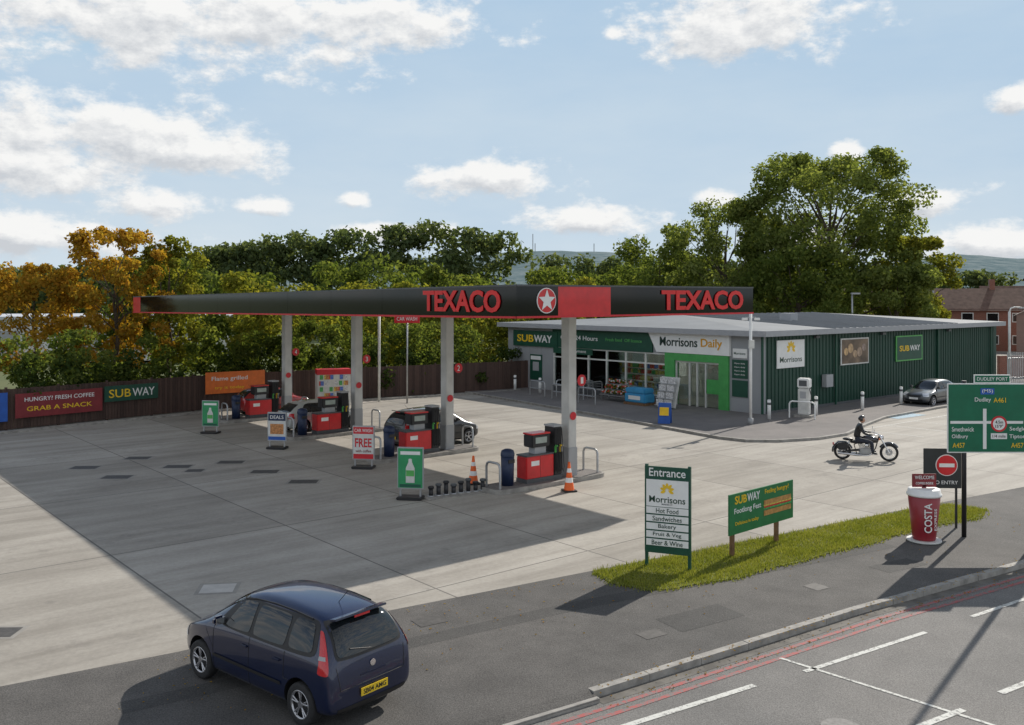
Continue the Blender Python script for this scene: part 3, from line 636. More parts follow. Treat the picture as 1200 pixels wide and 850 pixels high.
# ------------------------------------------------------------ fence
FW,nt,b=newmat('fence_boards'); gg=N(nt,'ShaderNodeNewGeometry'); tc=N(nt,'ShaderNodeTexCoord')
c=ramp(nt,MA(nt,'ADD',MA(nt,'MULTIPLY',gg.outputs['Random Per Island'],.6),MA(nt,'MULTIPLY',noise(nt,tc.outputs['Object'],5),.4)),[(.1,(.045,.027,.022)),(.9,(.10,.06,.047))]); nt.links.new(c,b.inputs['Base Color']); b.inputs['Roughness'].default_value=.85
fp=[(-45,16),(-37,31),(-23.8,43.4),(-16.8,51.4),(-9,56.8),(0,62.3),(8,68),(20,92)]
fg=grp('wooden_fence'); vs=[];fs=[]
def addbox(vs,fs,c,dx,w,t,z0,z1):
    n=Vector((-dx.y,dx.x)); k=len(vs)
    for z in (z0,z1):
        for a,b_ in ((-1,-1),(1,-1),(1,1),(-1,1)):
            p=c+dx*(a*w/2)+n*(b_*t/2); vs.append((p.x,p.y,z))
    for f in ((0,3,2,1),(4,5,6,7),(0,1,5,4),(1,2,6,5),(2,3,7,6),(3,0,4,7)): fs.append(tuple(k+i for i in f))
for i in range(len(fp)-1):
    a=Vector(fp[i]);b2=Vector(fp[i+1]); dd=(b2-a); L=dd.length; dd.normalize(); n=int(L/.15)
    for k in range(n):
        addbox(vs,fs,a+dd*(k+.5)*L/n,dd,.14,.02+.012*(k%2),.05,1.95+random.uniform(-.015,.015))
    for k in range(int(L/2.4)+1): addbox(vs,fs,a+dd*k*2.4+Vector((dd.y,-dd.x))*-.08,dd,.1,.1,0,2.03)
meshobj(fg,'boards',vs,fs,FW)
ribbon(None,'fence_kerb',fp[:6],.25,.12,CREAM,off=1.0,h=.12)
def banner(name,a,b_,z0,z1,m,txts):
    a=Vector(a);b_=Vector(b_); mid=(a+b_)/2; L=(b_-a).length; ang=math.atan2((b_-a).y,(b_-a).x)
    g=grp(name,(mid.x,mid.y,0),ang); box(g,'sheet',(L,.02,z1-z0),(0,0,(z0+z1)/2),m)
    for (s,w,h,x,z,mm) in txts: text(g,s,w*L,h,(x*L,-.018,z),FR,mm,.003,.008)
def fpt(t,i=2):
    a=Vector(fp[i]);b_=Vector(fp[i+1]); d=(b_-a).normalized(); return a+(b_-a)*t+Vector((d.y,-d.x))*.16
banner('banner',fpt(.80,1),fpt(1.0,1),.45,1.8,BLUE,[('WASH',.6,.36,.1,1.35,WHITE),('here',.4,.25,.1,.85,WHITE)])
banner('banner',fpt(.03),fpt(.42),.55,1.7,BRN,[('HUNGRY? FRESH COFFEE',.8,.2,0,1.4,WHITE),('GRAB A SNACK',.75,.22,0,.95,YEL)])
banner('banner',fpt(.43),fpt(.70),.95,1.75,DGREEN,[('SUB',.4,.42,-.22,1.35,YEL),('WAY',.42,.42,.22,1.35,WHITE)])
banner('banner',fpt(.96),(fpt(.32,3)),.9,2.1,ORANGE,[('Flame grilled',.6,.3,-.1,1.7,WHITE),('try it today',.5,.2,-.1,1.2,YEL)])
g=grp('vending_display',(-10.2,52.5,0),rad(20))
box(g,'cabinet',(1.9,.8,1.9),(0,0,1.05),OFFW,bev=.04); box(g,'header',(1.9,.82,.3),(0,0,2.05),REDSIGN)
for k,mm in enumerate(PRODUCE): boxes(g,'goods',[((.18,.02,.25),(-.75+.27*((j*2+k)%6)+.02*k,-.41-.003*k,.4+.34*((j+k)%5))) for j in range(6)],mm)
g=grp('hanging_sign',(-6.2,54.5,0)); cyl(g,'pole',.05,5.4,(0,0,2.7),STEEL,seg=12); box(g,'board',(1.5,.06,.5),(0,-.06,5.0),REDSIGN); text(g,'CAR WASH',1.2,.22,(0,-.1,5.0),FR,WHITE,.003)

# ------------------------------------------------------------ vehicles
MPV=[(-2.00,.36,.70,.48,.60,.58,.68),(-1.96,.26,.79,.50,.82,.68,.95),(-1.87,.22,.83,.54,.98,.66,1.24),(-1.70,.20,.845,.58,1.0,.63,1.49),(-1.38,.18,.85,.60,1.0,.62,1.59),(-.6,.18,.855,.60,.98,.62,1.635),(.1,.18,.855,.60,.97,.61,1.62),(.52,.18,.85,.60,.96,.60,1.53),(.95,.18,.85,.60,.95,.64,1.27),(1.28,.18,.85,.58,.92,.68,1.05),(1.62,.20,.82,.55,.84,.68,.93),(1.90,.24,.75,.50,.70,.60,.80),(2.02,.34,.6,.48,.58,.48,.63)]
HATCH=[(-2.00,.36,.70,.48,.60,.58,.68),(-1.96,.26,.79,.50,.80,.68,.92),(-1.82,.22,.83,.54,.92,.62,1.12),(-1.52,.20,.845,.56,.92,.57,1.36),(-1.1,.18,.85,.56,.91,.57,1.44),(-.5,.18,.855,.56,.90,.57,1.47),(.05,.18,.855,.56,.89,.56,1.45),(.38,.18,.85,.56,.88,.57,1.36),(.8,.18,.85,.56,.87,.63,1.10),(1.12,.18,.85,.55,.85,.68,.94),(1.55,.20,.82,.53,.78,.68,.85),(1.88,.24,.75,.50,.66,.60,.74),(2.02,.34,.6,.48,.56,.48,.60)]
WB=1.32; WR=.315
def paint(name,col,metal=.5):
    return mat(name,col,.3,metal,var=.04,coat=1,scale=2)
TAIL=mat('tail_lamp',(.5,.01,.015),.15,coat=.8); HEADL=mat('head_lamp',(.6,.62,.65),.1,.3)
TRIM=mat('car_trim',(.015,.015,.016),.5)
ALLOY=mat('alloy',(.5,.5,.52),.25,.8)
YPL=mat('plate_yellow',(.8,.55,.03),.4)
def car(name,loc,rz,kind,pm,plate='SB04 AMG'):
    ST=MPV if kind=='mpv' else HATCH
    g=grp(name,loc,rz)
    bm=bmesh.new(); rings=[]
    for (x,zb_,w,zm,bl,wt,ztp) in ST:
        half=[(0,ztp),(wt*.6,ztp-.01),(wt,ztp-.07),(w*.965,bl+.02),(w*.985,bl-.05),(w,zm),(w*.985,zb_+.12),(w*.86,zb_),(0,zb_)]
        pts=half+[(-y,z) for y,z in reversed(half[1:-1])]
        rings.append([bm.verts.new((x,y,z)) for y,z in pts])
    n=len(rings[0])
    for i in range(len(rings)-1):
        for j in range(n):
            bm.faces.new((rings[i][j],rings[i][(j+1)%n],rings[i+1][(j+1)%n],rings[i+1][j]))
    bm.faces.new(rings[0][::-1]); bm.faces.new(rings[-1])
    bmesh.ops.recalc_face_normals(bm,faces=bm.faces)
    me=bpy.data.meshes.new('t'); bm.to_mesh(me); bm.free()
    o=bpy.data.objects.new('t',me); COL.objects.link(o)
    s=o.modifiers.new('s','SUBSURF'); s.levels=3; s.render_levels=3
    bpy.context.view_layer.update()
    dg=bpy.context.evaluated_depsgraph_get(); me2=bpy.data.meshes.new_from_object(o.evaluated_get(dg))
    bm=bmesh.new(); bm.from_mesh(me2); bvh=BVHTree.FromBMesh(bm); bm.free()
    o.modifiers.clear(); o.data=me2
    cut=[]
    for sx in (-WB,WB):
        for sy in (-1,1):
            c=cyl(None,'cut',.375,.5,(sx,sy*.82,WR+.02),BLACK,'Y',seg=40); cut.append(c)
    for c in cut:
        md=o.modifiers.new('b','BOOLEAN'); md.object=c; md.operation='DIFFERENCE'; md.solver='EXACT'
    bpy.context.view_layer.update(); dg=bpy.context.evaluated_depsgraph_get(); me3=bpy.data.meshes.new_from_object(o.evaluated_get(dg))
    for c in cut: bpy.data.objects.remove(c)
    bpy.data.objects.remove(o)
    me3.materials.clear(); me3.materials.append(pm); me3.materials.append(TRIM)
    for p in me3.polygons:
        c=p.center; p.use_smooth=True; p.material_index=0
        if min(abs(c.x-WB),abs(c.x+WB))<.38 and (c.z<.72):
            r=min(math.hypot(c.x-WB,c.z-WR-.02),math.hypot(c.x+WB,c.z-WR-.02))
            if r<.378 : p.material_index=1; p.use_smooth=False
        if c.z<.225: p.material_index=1
    body=bpy.data.objects.new('body',me3); link(body,g)
    try: me3.set_sharp_from_angle(angle=rad(38))
    except Exception: pass
    def hit(org,dr,off):
        h=bvh.ray_cast(Vector(org),Vector(dr).normalized())
        if h[0] is None: return None
        return h[0]+h[1]*off
    def patch(nm,corn,dr,m,off=.006,nu=14,nv=10,rc=0):
        c=[Vector(p) for p in corn]; vs=[];fs=[]; last=None
        def uv(u_,v_):
            if rc:
                a,b__=u_*2-1,v_*2-1
                k=1-rc*(a*a*b__*b__)**2
                a*=k; b__*=k; return (a+1)/2,(b__+1)/2
            return u_,v_
        for j in range(nv+1):
            for i in range(nu+1):
                u_,v_=uv(i/nu,j/nv)
                p=(c[0]*(1-u_)+c[1]*u_)*(1-v_)+(c[3]*(1-u_)+c[2]*u_)*v_
                h=hit(p,dr,off)
                if h is None: h=last if last is not None else p
                last=h; vs.append(h)
        for j in range(nv):
            for i in range(nu): k=j*(nu+1)+i; fs.append((k,k+1,k+nu+2,k+nu+1))
        return meshobj(g,nm,vs,fs,m,True)
    def side(nm,q,m,off=.006,rc=.1):
        for sy in (1,-1): patch(nm,[(x,sy*2,z) for x,z in q],(0,-sy,0),m,off,rc=rc)
    def seam(pts,dr,r=.0045):
        P=[]
        for a,b_ in zip(pts[:-1],pts[1:]):
            for k in range(11):
                p=Vector(a)*(1-k/10)+Vector(b_)*(k/10); h=hit(p,dr,.001)
                if h: P.append(h)
        if len(P)>1: tube(g,'shut_line',P,r,TRIM)
    if kind=='mpv':
        side('window_trim',[(-1.66,1.03),(.92,1.0),(.45,1.50),(-1.50,1.51)],TRIM,.004)
        side('window_front',[(-.02,1.05),(.66,1.03),(.36,1.44),(-.02,1.48)],GLASS,.009,.08)
        side('window_rear',[(-.90,1.06),(-.10,1.05),(-.10,1.48),(-.90,1.48)],GLASS,.009,.08)
        side('window_quarter',[(-1.55,1.10),(-.98,1.07),(-.98,1.48),(-1.42,1.46)],GLASS,.009,.12)
        patch('windscreen',[(3,-.66,1.03),(3,.66,1.03),(3,.56,1.50),(3,-.56,1.50)],(-1,0,0),GLASS,rc=.06)
        patch('rear_window_trim',[(-3,.67,1.01),(-3,-.67,1.01),(-3,-.56,1.51),(-3,.56,1.51)],(1,0,0),TRIM,.005,rc=.08)
        patch('rear_window',[(-3,.63,1.05),(-3,-.63,1.05),(-3,-.53,1.48),(-3,.53,1.48)],(1,0,0),GLASS,.01,rc=.08)
        for sy in (-1,1):
            patch('tail_lamp',[(-3,sy*1.43,.86),(-3,sy*1.28,.86),(-3,sy*1.25,1.38),(-3,sy*1.295,1.40)],(1.3,-sy*.6,0),TAIL,.012,rc=.1)
            patch('reverse_lamp',[(-3,sy*1.39,1.05),(-3,sy*1.30,1.05),(-3,sy*1.295,1.10),(-3,sy*1.37,1.10)],(1.3,-sy*.6,0),GREYP,.015)
        seamz=(.30,.98,1.5); dx=(-.06,.92,-.94)
    else:
        side('window_trim',[(-1.45,.97),(.72,.93),(.32,1.33),(-1.12,1.36)],TRIM,.004)
        side('window_front',[(-.08,.98),(.52,.97),(.22,1.30),(-.08,1.33)],GLASS,.009,.08)
        side('window_rear',[(-.90,.99),(-.15,.98),(-.15,1.33),(-.90,1.33)],GLASS,.009,.08)
        side('window_quarter',[(-1.32,1.01),(-.96,1.0),(-.96,1.33),(-1.10,1.32)],GLASS,.009,.12)
        patch('windscreen',[(3,-.64,.95),(3,.64,.95),(3,.52,1.36),(3,-.52,1.36)],(-1,0,0),GLASS,rc=.06)
        patch('rear_window',[(-3,.60,.98),(-3,-.60,.98),(-3,-.50,1.33),(-3,.50,1.33)],(1,0,0),GLASS,.008,rc=.08)
        for sy in (-1,1): patch('tail_lamp',[(-3,sy*1.40,.72),(-3,sy*1.1,.72),(-3,sy*1.1,.95),(-3,sy*1.36,.95)],(1.3,-sy*.6,0),TAIL,.01)
        seamz=(.30,.9,1.36); dx=(-.11,.85,-.92)
    for sy in (-1,1):
        patch('head_lamp',[(3,sy*1.35,.60),(3,sy*1.0,.60),(3,sy*.95,.76),(3,sy*1.33,.78)],(-1.3,-sy*.6,0),HEADL,.008)
        for x in dx:
            x2=x-.12 if x==dx[2] else x
            seam([(x2,sy*2,.27 if x!=dx[2] else .62),(x,sy*2,.62),(x,sy*2,seamz[1]+.03)],(0,-sy,0))
        seam([(-.92,sy*2,.27),(dx[1],sy*2,.27)],(0,-sy,0))
        seam([(dx[1],sy*2,.62),(1.15,sy*2,.9)],(0,-sy,0),.003)
        patch('rub_strip',[(-.88,sy*2,.50),(.9,sy*2,.50),(.9,sy*2,.55),(-.88,sy*2,.55)],(0,-sy,0),TRIM,.014)
        for x in (-.78,.05):
            h=hit((x,sy*2,seamz[1]-.12),(0,-sy,0),.02)
            if h: box(g,'door_handle',(.17,.03,.028),h,pm,bev=.008)
        h=hit((.72,sy*2,seamz[1]+.05),(0,-sy,0),.09)
        if h:
            box(g,'mirror_shell',(.12,.20,.14),(h.x,h.y,h.z+.04),pm,bev=.04); box(g,'mirror_arm',(.05,.12,.03),(h.x,h.y-sy*.08,h.z-.01),TRIM)
            box(g,'mirror_glass',(.006,.16,.10),(h.x-.062,h.y,h.z+.04),CHROME)
    seam([(-3,-.62,.62),(-3,-.66,.95)],(1,0,0)); seam([(-3,.62,.62),(-3,.66,.95)],(1,0,0)); seam([(-3,-.62,.62),(-3,.62,.62)],(1,0,0))
    patch('bumper_lower',[(-3,.66,.28),(-3,-.66,.28),(-3,-.66,.36),(-3,.66,.36)],(1,0,0),TRIM,.006)
    patch('grille',[(3,-.38,.55),(3,.38,.55),(3,.40,.66),(3,-.40,.66)],(-1,0,0),TRIM,.006); patch('intake',[(3,-.5,.32),(3,.5,.32),(3,.5,.44),(3,-.5,.44)],(-1,0,0),TRIM,.006)
    h=hit((-3,0,.52),(1,0,0),.012)
    box(g,'rear_plate',(.012,.52,.115),(h.x-.01,0,.5),YPL); text(g,plate,.44,.07,(h.x-.02,0,.5),(rad(90),0,rad(-90)),BLACK,.002,.01)
    h=hit((3,0,.5),(-1,0,0),.012); box(g,'front_plate',(.012,.52,.115),(h.x+.01,0,.48),WHITE)
    hz=.86; h=hit((-3,0,hz),(1,0,0),.012)
    if h: cyl(g,'badge',.05,.01,(h.x,0,hz),CHROME,'X',seg=20); box(g,'tailgate_trim',(.02,.5,.035),(h.x,0,hz-.12),pm,bev=.006)
    a=hit((-3,0,seamz[1]+.08),(1,0,0),.02); b_=hit((-3,.38,seamz[1]+.16),(1,0,0),.02)
    if a and b_: tube(g,'rear_wiper',[a,b_],.009,TRIM)
    h=hit((-1.2,0,3),(0,0,-1),0); tube(g,'antenna',[h,(h.x-.22,0,h.z+.22)],.005,TRIM)
    if kind=='mpv':
        for sy in (-1,1):
            P=[hit((x,sy*.56,3),(0,0,-1),.012) for x in (-1.3,-.9,-.4,.1,.4)]; tube(g,'roof_rail',P,.012,TRIM)
        box(g,'spoiler',(.16,1.02,.03),(-1.66,0,1.535),pm,bev=.012,rot=(0,rad(12),0)); box(g,'high_brake_lamp',(.01,.3,.03),(-1.74,0,1.52),TAIL)
    for sx in (-WB,WB):
        for sy in (-1,1):
            w=bpy.data.objects.new('wheel',None); COL.objects.link(w); w.parent=g; w.location=(sx,sy*.745,WR); w.rotation_euler=(0,0,0 if sy>0 else math.pi)
            lathe(w,'tyre',[(.2,-.09),(.27,-.1),(.305,-.085),(.315,-.06),(.315,.06),(.305,.085),(.27,.1),(.205,.09)],RUB,axis='Y',seg=36)
            lathe(w,'rim',[(.205,.088),(.195,.07),(.19,-.05),(.0,-.05)],TRIM,axis='Y')
            lathe(w,'rim_lip',[(.212,.085),(.21,.096),(.192,.09),(.185,.07)],ALLOY,axis='Y')
            for k in range(5):
                for da in (-.16,.16):
                    a=k*2*math.pi/5+.3
                    p1=(.04*math.cos(a),.07,.04*math.sin(a)); p2=(.2*math.cos(a+da),.078,.2*math.sin(a+da))
                    tube(w,'spoke',[p1,p2],.014,ALLOY)
            cyl(w,'hub',.05,.03,(0,.07,0),ALLOY,'Y',seg=20)
    box(g,'underbody',(3.2,1.2,.12),(0,0,.26),TRIM)
    return g
NAVY=paint('navy',(.006,.013,.05),.3)
car('parked_car',(-3.6,15.0,0),math.atan2(.637,-.77),'mpv',NAVY)
hv=math.atan2(V.y,V.x)
car('car',(-3.97+.767*.75,38.83+.642*.75,0),hv,'mpv',paint('black_car',(.012,.013,.016),.3))
car('car',(-8.57-.767*.7,44.3-.642*.7,0),hv,'hatch',paint('silver_car',(.5,.52,.5),.3))
car('car',(-13.2+.767*.3,49.8+.642*.3,0),hv,'hatch',paint('red_car',(.35,.02,.02),.2))
car('car',(24.6,54.2,0),hv+math.pi,'hatch',paint('grey_car',(.09,.10,.11),.3))

# ------------------------------------------------------------ motorcycle + rider
mg=grp('motorcycle',(13.6,35.5,0),rad(-17))
def wheel2(x,r=.33,w=.13):
    e=bpy.data.objects.new('wheel',None); COL.objects.link(e); e.parent=mg; e.location=(x,0,r)
    P=[]
    for k in range(13):
        a=-math.pi*.62+k*(math.pi*1.24)/12; P.append((r-.065+.065*math.cos(a),w/2*math.sin(a)))
    lathe(e,'tyre',P,RUB,axis='Y',seg=40); lathe(e,'rim',[(r-.1,-.045),(r-.085,-.05),(r-.085,.05),(r-.1,.045),(r-.1,-.045)],CHROME,axis='Y',seg=40)
    cyl(e,'hub',.055,.14,(0,0,0),CHROME,'Y'); cyl(e,'brake_disc',.13,.012,(0,.08,0),STEEL,'Y')
    for k in range(20):
        a=k*math.pi/10; tube(e,'spoke',[(.05*math.cos(a),.03*(-1)**k,.05*math.sin(a)),((r-.09)*math.cos(a+.2),0,(r-.09)*math.sin(a+.2))],.004,CHROME)
wheel2(-.82,.32,.17); wheel2(.86,.34,.12)
BP=mat('bike_paint',(.015,.015,.018),.15,coat=1)
def fender(xc,zc,r,a0,a1,w):
    vs=[];fs=[];n=14
    for i in range(n+1):
        a=rad(a0+(a1-a0)*i/n)
        for y,rr in ((-w/2,r-.05),(-w/2*.8,r),(0,r+.02),(w/2*.8,r),(w/2,r-.05)): vs.append((xc+rr*math.cos(a),y,zc+rr*math.sin(a)))
    for i in range(n):
        for j in range(4): k=i*5+j; fs.append((k,k+1,k+6,k+5))
    meshobj(mg,'mudguard',vs,fs,BP,True)
fender(-.82,.32,.38,20,185,.2); fender(.86,.34,.39,35,150,.15)
def ell(name,s,loc,m,rot=(0,0,0)):
    bm=bmesh.new(); bmesh.ops.create_uvsphere(bm,u_segments=20,v_segments=12,radius=1); 
    for f in bm.faces: f.smooth=True
    bmesh.ops.scale(bm,vec=s,verts=bm.verts); me=bpy.data.meshes.new(name); bm.to_mesh(me); bm.free(); o=bpy.data.objects.new(name,me); o.location=loc; o.rotation_euler=rot; return link(o,mg,m)
ell('tank',(.32,.15,.14),(.18,0,.82),BP,(0,rad(8),0)); ell('seat',(.3,.17,.07),(-.28,0,.70),LEATH); ell('pillion_seat',(.2,.13,.06),(-.62,0,.80),LEATH); 
box(mg,'crankcase',(.5,.26,.26),(.02,0,.38),STEEL,bev=.05); 
for a,x in ((-25,-.1),(25,.16)):
    for k in range(5):
        box(mg,'cylinder_fin',(.2,.2,.022),(x+math.sin(rad(a))*.04*k,0,.5+.04*k),CHROME,rot=(0,rad(a),0),bev=.005)
ell('air_cleaner',(.09,.05,.09),(.05,-.16,.6),CHROME)
for y in (-.09,.09):
    tube(mg,'fork',[(.86,y,.34),(.5,y,1.0)],.027,CHROME)
    tube(mg,'swingarm',[(-.82,y*1.3,.32),(-.2,y*1.3,.4)],.025,BLACK); tube(mg,'shock',[(-.75,y*1.5,.4),(-.55,y*1.5,.72)],.025,CHROME)
tube(mg,'frame',[(.5,0,.95),(.38,0,.5),(.25,0,.24),(-.3,0,.24),(-.4,0,.6),(-.1,0,.72),(.45,0,.86)],.022,BLACK)
tube(mg,'handlebar',[(.12,-.40,1.02),(.28,-.36,1.05),(.46,-.15,1.03),(.46,.15,1.03),(.28,.36,1.05),(.12,.40,1.02)],.014,CHROME)
for sy in (-1,1):
    tube(mg,'grip',[(.12,sy*.40,1.02),(.24,sy*.37,1.045)],.02,RUB)
    tube(mg,'mirror_stem',[(.3,sy*.34,1.05),(.3,sy*.4,1.22)],.006,CHROME); ell('mirror',(.015,.06,.04),(.3,sy*.42,1.24),CHROME)
    tube(mg,'exhaust',[(.15,sy*-.1,.42),(.3,sy*-.15,.3),(.1,sy*-.18,.22),(-.3,sy*-.19,.22),(-1.0,sy*-.2,.28)],.035,CHROME,radii=[.7,.7,.8,1.2,1.3])
    box(mg,'saddlebag',(.42,.14,.26),(-.82,sy*.24,.55),LEATH,bev=.04)
    box(mg,'footboard',(.22,.1,.02),(.32,sy*.25,.28),CHROME)
    cyl(mg,'indicator',.035,.05,(.5,sy*.2,.86),ORANGE,'X')
cyl(mg,'headlamp',.09,.14,(.58,0,.9),CHROME,'X',seg=24,bev=.02); cyl(mg,'headlamp_lens',.08,.012,(.657,0,.9),OFFW,'X')
cyl(mg,'tail_lamp',.05,.05,(-1.16,0,.6),TAIL,'X')
rg2=grp('motorcycle_rider',(13.6,35.5,0),rad(-17))
def skin(parent,name,pts,edges,m,sub=2,root=0):
    me=bpy.data.meshes.new(name); me.from_pydata([p[:3] for p in pts],edges,[]); me.update()
    o=bpy.data.objects.new(name,me); COL.objects.link(o); o.parent=parent
    md=o.modifiers.new('Skin','SKIN'); md.use_smooth_shade=True
    if not me.skin_vertices:
        bpy.context.view_layer.objects.active=o; bpy.ops.mesh.customdata_skin_add()
    for i,p in enumerate(pts):
        r=p[3]; sv=me.skin_vertices[0].data[i]; sv.radius=r if isinstance(r,tuple) else (r,r); sv.use_root=(i==root)
    ss=o.modifiers.new('S','SUBSURF'); ss.levels=sub; ss.render_levels=sub
    me.materials.append(m); return o
P=[(-.30,0,.84,(.16,.14)),(-.29,0,1.0,(.15,.13)),(-.24,0,1.18,(.19,.14)),(-.19,0,1.34,(.17,.12)),(-.15,0,1.43,(.065,.065))]
E=[(0,1),(1,2),(2,3),(3,4)]
for sy in (-1,1):
    k=len(P); P+=[(-.18,sy*.19,1.34,.085),(-.12,sy*.28,1.20,.07),(-.04,sy*.34,1.08,.06),(.06,sy*.36,1.055,.048),(.14,sy*.385,1.04,.034)]
    E+=[(3,k),(k,k+1),(k+1,k+2),(k+2,k+3),(k+3,k+4)]
skin(rg2,'jacket',P,E,LEATH)
P=[(-.30,0,.80,(.14,.13))];E=[]
for sy in (-1,1):
    k=len(P); P+=[(-.24,sy*.11,.79,.11),(-.0,sy*.22,.77,.095),(.22,sy*.27,.74,.075),(.25,sy*.27,.55,.062),(.24,sy*.26,.36,.048)]
    E+=[(0,k),(k,k+1),(k+1,k+2),(k+2,k+3),(k+3,k+4)]
    skin(rg2,'boot',[(.24,sy*.26,.40,.055),(.25,sy*.26,.34,.052),(.34,sy*.26,.33,.042),(.42,sy*.265,.32,.032)],[(0,1),(1,2),(2,3)],LEATH)
    skin(rg2,'glove_palm',[(.12,sy*.385,1.045,.03),(.17,sy*.385,1.06,(.035,.02)),(.205,sy*.38,1.065,(.033,.016))],[(0,1),(1,2)],LEATH,1)
    for f_ in range(4):
        yy=sy*(.405-.018*f_); q=.9+.1*(f_ in (1,2))
        skin(rg2,'finger',[(.2,yy,1.068,.009),(.225,yy,1.06,.0085),(.235,yy,1.04-.005*q,.008),(.222,yy,1.022-.004*q,.007)],[(0,1),(1,2),(2,3)],LEATH,1)
    skin(rg2,'thumb',[(.16,sy*.36,1.05,.011),(.185,sy*.35,1.035,.01),(.205,sy*.352,1.022,.008)],[(0,1),(1,2)],LEATH,1)
skin(rg2,'trousers',P,E,JEANS)
def hm(name,f,m,loc):
    bm=bmesh.new(); bmesh.ops.create_uvsphere(bm,u_segments=28,v_segments=20,radius=1)
    for v in bm.verts: v.co=f(v.co.copy())
    for fa in bm.faces: fa.smooth=True
    me=bpy.data.meshes.new(name); bm.to_mesh(me); bm.free(); o=bpy.data.objects.new(name,me); o.location=loc; return link(o,rg2,m)
def headf(v):
    x,y,z=v.x*.095,v.y*.075,v.z*.12
    if z<0: y*=1+z*2.0; x*=1+z*.8
    if v.x>.8 and abs(v.y)<.25 and -.35<v.z<.15: x+=.018*(1-abs(v.y)/.25)
    if v.x>.6 and .05<v.z<.3 and .2<abs(v.y)<.6: x-=.008
    return Vector((x,y,z))
hm('head',headf,SKIN,(-.10,0,1.55))
for sy in (-1,1):
    hm('eye',lambda v:v*.011,BLACK,(-.022,sy*.032,1.565)); hm('ear',lambda v:Vector((v.x*.02,v.y*.01,v.z*.03)),SKIN,(-.10,sy*.077,1.545))
hm('mouth',lambda v:Vector((v.x*.008,v.y*.025,v.z*.006)),mat('lips',(.35,.12,.1),.5),(-.02,0,1.49))
def helm(v):
    x,y,z=v.x*.135,v.y*.12,v.z*.14
    if v.z<-.25 : z=-.25*.14+(v.z+.25)*.07
    if v.x>.35 and v.z<.35: x=.35*.135-.02
    return Vector((x,y,z))
hm('helmet',helm,mat('helmet_black',(.012,.012,.014),.2,coat=.8),(-.115,0,1.59))

# ------------------------------------------------------------ foliage
def leafobj(parent,name,C,Rr,per,size,m,seed,squash=.8):
    rs=np.random.RandomState(seed); C=np.array(C); Rr=np.array(Rr); n=len(C)*per
    idx=np.repeat(np.arange(len(C)),per)
    d=rs.normal(size=(n,3)); d/=np.linalg.norm(d,axis=1)[:,None]
    rr=Rr[idx]*(rs.uniform(.3,1.0,n)**.45)*rs.uniform(.78,1.25,n)
    P=C[idx]+d*rr[:,None]*np.array([1,1,squash])
    nr=d*.7+rs.normal(size=(n,3))*.7; nr[:,2]+=.3; nr/=np.linalg.norm(nr,axis=1)[:,None]
    t=np.cross(nr,rs.normal(size=(n,3))); t/=np.linalg.norm(t,axis=1)[:,None]; b_=np.cross(nr,t)
    s=size*rs.uniform(.5,1.25,n)[:,None]
    v=np.empty((n,4,3)); v[:,0]=P-t*s*.6; v[:,1]=P+b_*s*.38; v[:,2]=P+t*s*.6; v[:,3]=P-b_*s*.38
    me=bpy.data.meshes.new(name); me.vertices.add(n*4); me.vertices.foreach_set('co',v.reshape(-1).astype(np.float32))
    me.loops.add(n*4); me.loops.foreach_set('vertex_index',np.arange(n*4,dtype=np.int32))
    me.polygons.add(n); me.polygons.foreach_set('loop_start',np.arange(0,n*4,4,dtype=np.int32)); me.polygons.foreach_set('loop_total',np.full(n,4,dtype=np.int32))
    me.update(calc_edges=True)
    o=bpy.data.objects.new(name,me); return link(o,parent,m)
def clumps(cx,cy,z0,z1,r,n,rs,cr=(.2,.32),tc_=.42):
    C=[];R=[]
    for i in range(n):
        t=rs.uniform(0,1)
        prof=math.sqrt(max(0,1-((t-tc_)/.66)**2))
        a=rs.uniform(0,2*math.pi); q=r*prof*math.sqrt(rs.uniform(.12,1))
        c=rs.uniform(*cr)*r; z=z0+(z1-z0)*t
        C.append((cx+q*math.cos(a),cy+q*math.sin(a),min(z,z1-c*.8))); R.append(c)
    return C,R
def tree(name,x,y,h,r,m,seed,n=70,per=420,leaf=.28,trunk=.35,z0f=.22,cr=(.16,.3),tc_=.42):
    rs=np.random.RandomState(seed); g=grp(name,(x,y,0))
    C,R=clumps(0,0,h*z0f,h,r,n,rs,cr,tc_)
    leafobj(g,'crown',C,R,per,leaf,m,seed)
    cu=bpy.data.curves.new('limbs','CURVE'); cu.dimensions='3D'; cu.bevel_depth=1; cu.bevel_resolution=1
    def sp(pts,rad_):
        s=cu.splines.new('POLY'); s.points.add(len(pts)-1)
        for i,p in enumerate(pts): s.points[i].co=(*p,1); s.points[i].radius=rad_[i]
    lead=[Vector((0,0,-.3)),Vector((.05,0,h*.18)),Vector((.15,.1,h*.35)),Vector((-.1,.1,h*.55)),Vector((.1,0,h*.8))]
    sp(lead,[trunk*1.25,trunk,trunk*.75,trunk*.45,trunk*.1])
    for i in range(0,len(C),4):
        c=Vector(C[i]); zz=min(max(c.z*.62,h*.16),h*.6); s0=Vector((.05,.05,zz))
        m1=s0.lerp(c,.35)+Vector((rs.normal()*.25,rs.normal()*.25,-.2)); m2=s0.lerp(c,.7)+Vector((rs.normal()*.3,rs.normal()*.3,.15))
        sp([s0,m1,m2,c],[trunk*.28,trunk*.2,trunk*.11,trunk*.03])
    link(bpy.data.objects.new('limbs',cu),g,BARK); return g
tree('broadleaf_tree',33.5,97,21.6,9.4,LEAFB,11,n=170,per=300,leaf=.34,trunk=.45,cr=(.09,.20),tc_=.45)
tree('broadleaf_tree',23,99,16.8,7.2,LEAFB,12,n=110,per=260,leaf=.34,trunk=.35,cr=(.11,.23))
tree('broadleaf_tree',41.5,95,12.5,4.4,LEAFY,13,n=65,per=240,leaf=.32,cr=(.13,.25))
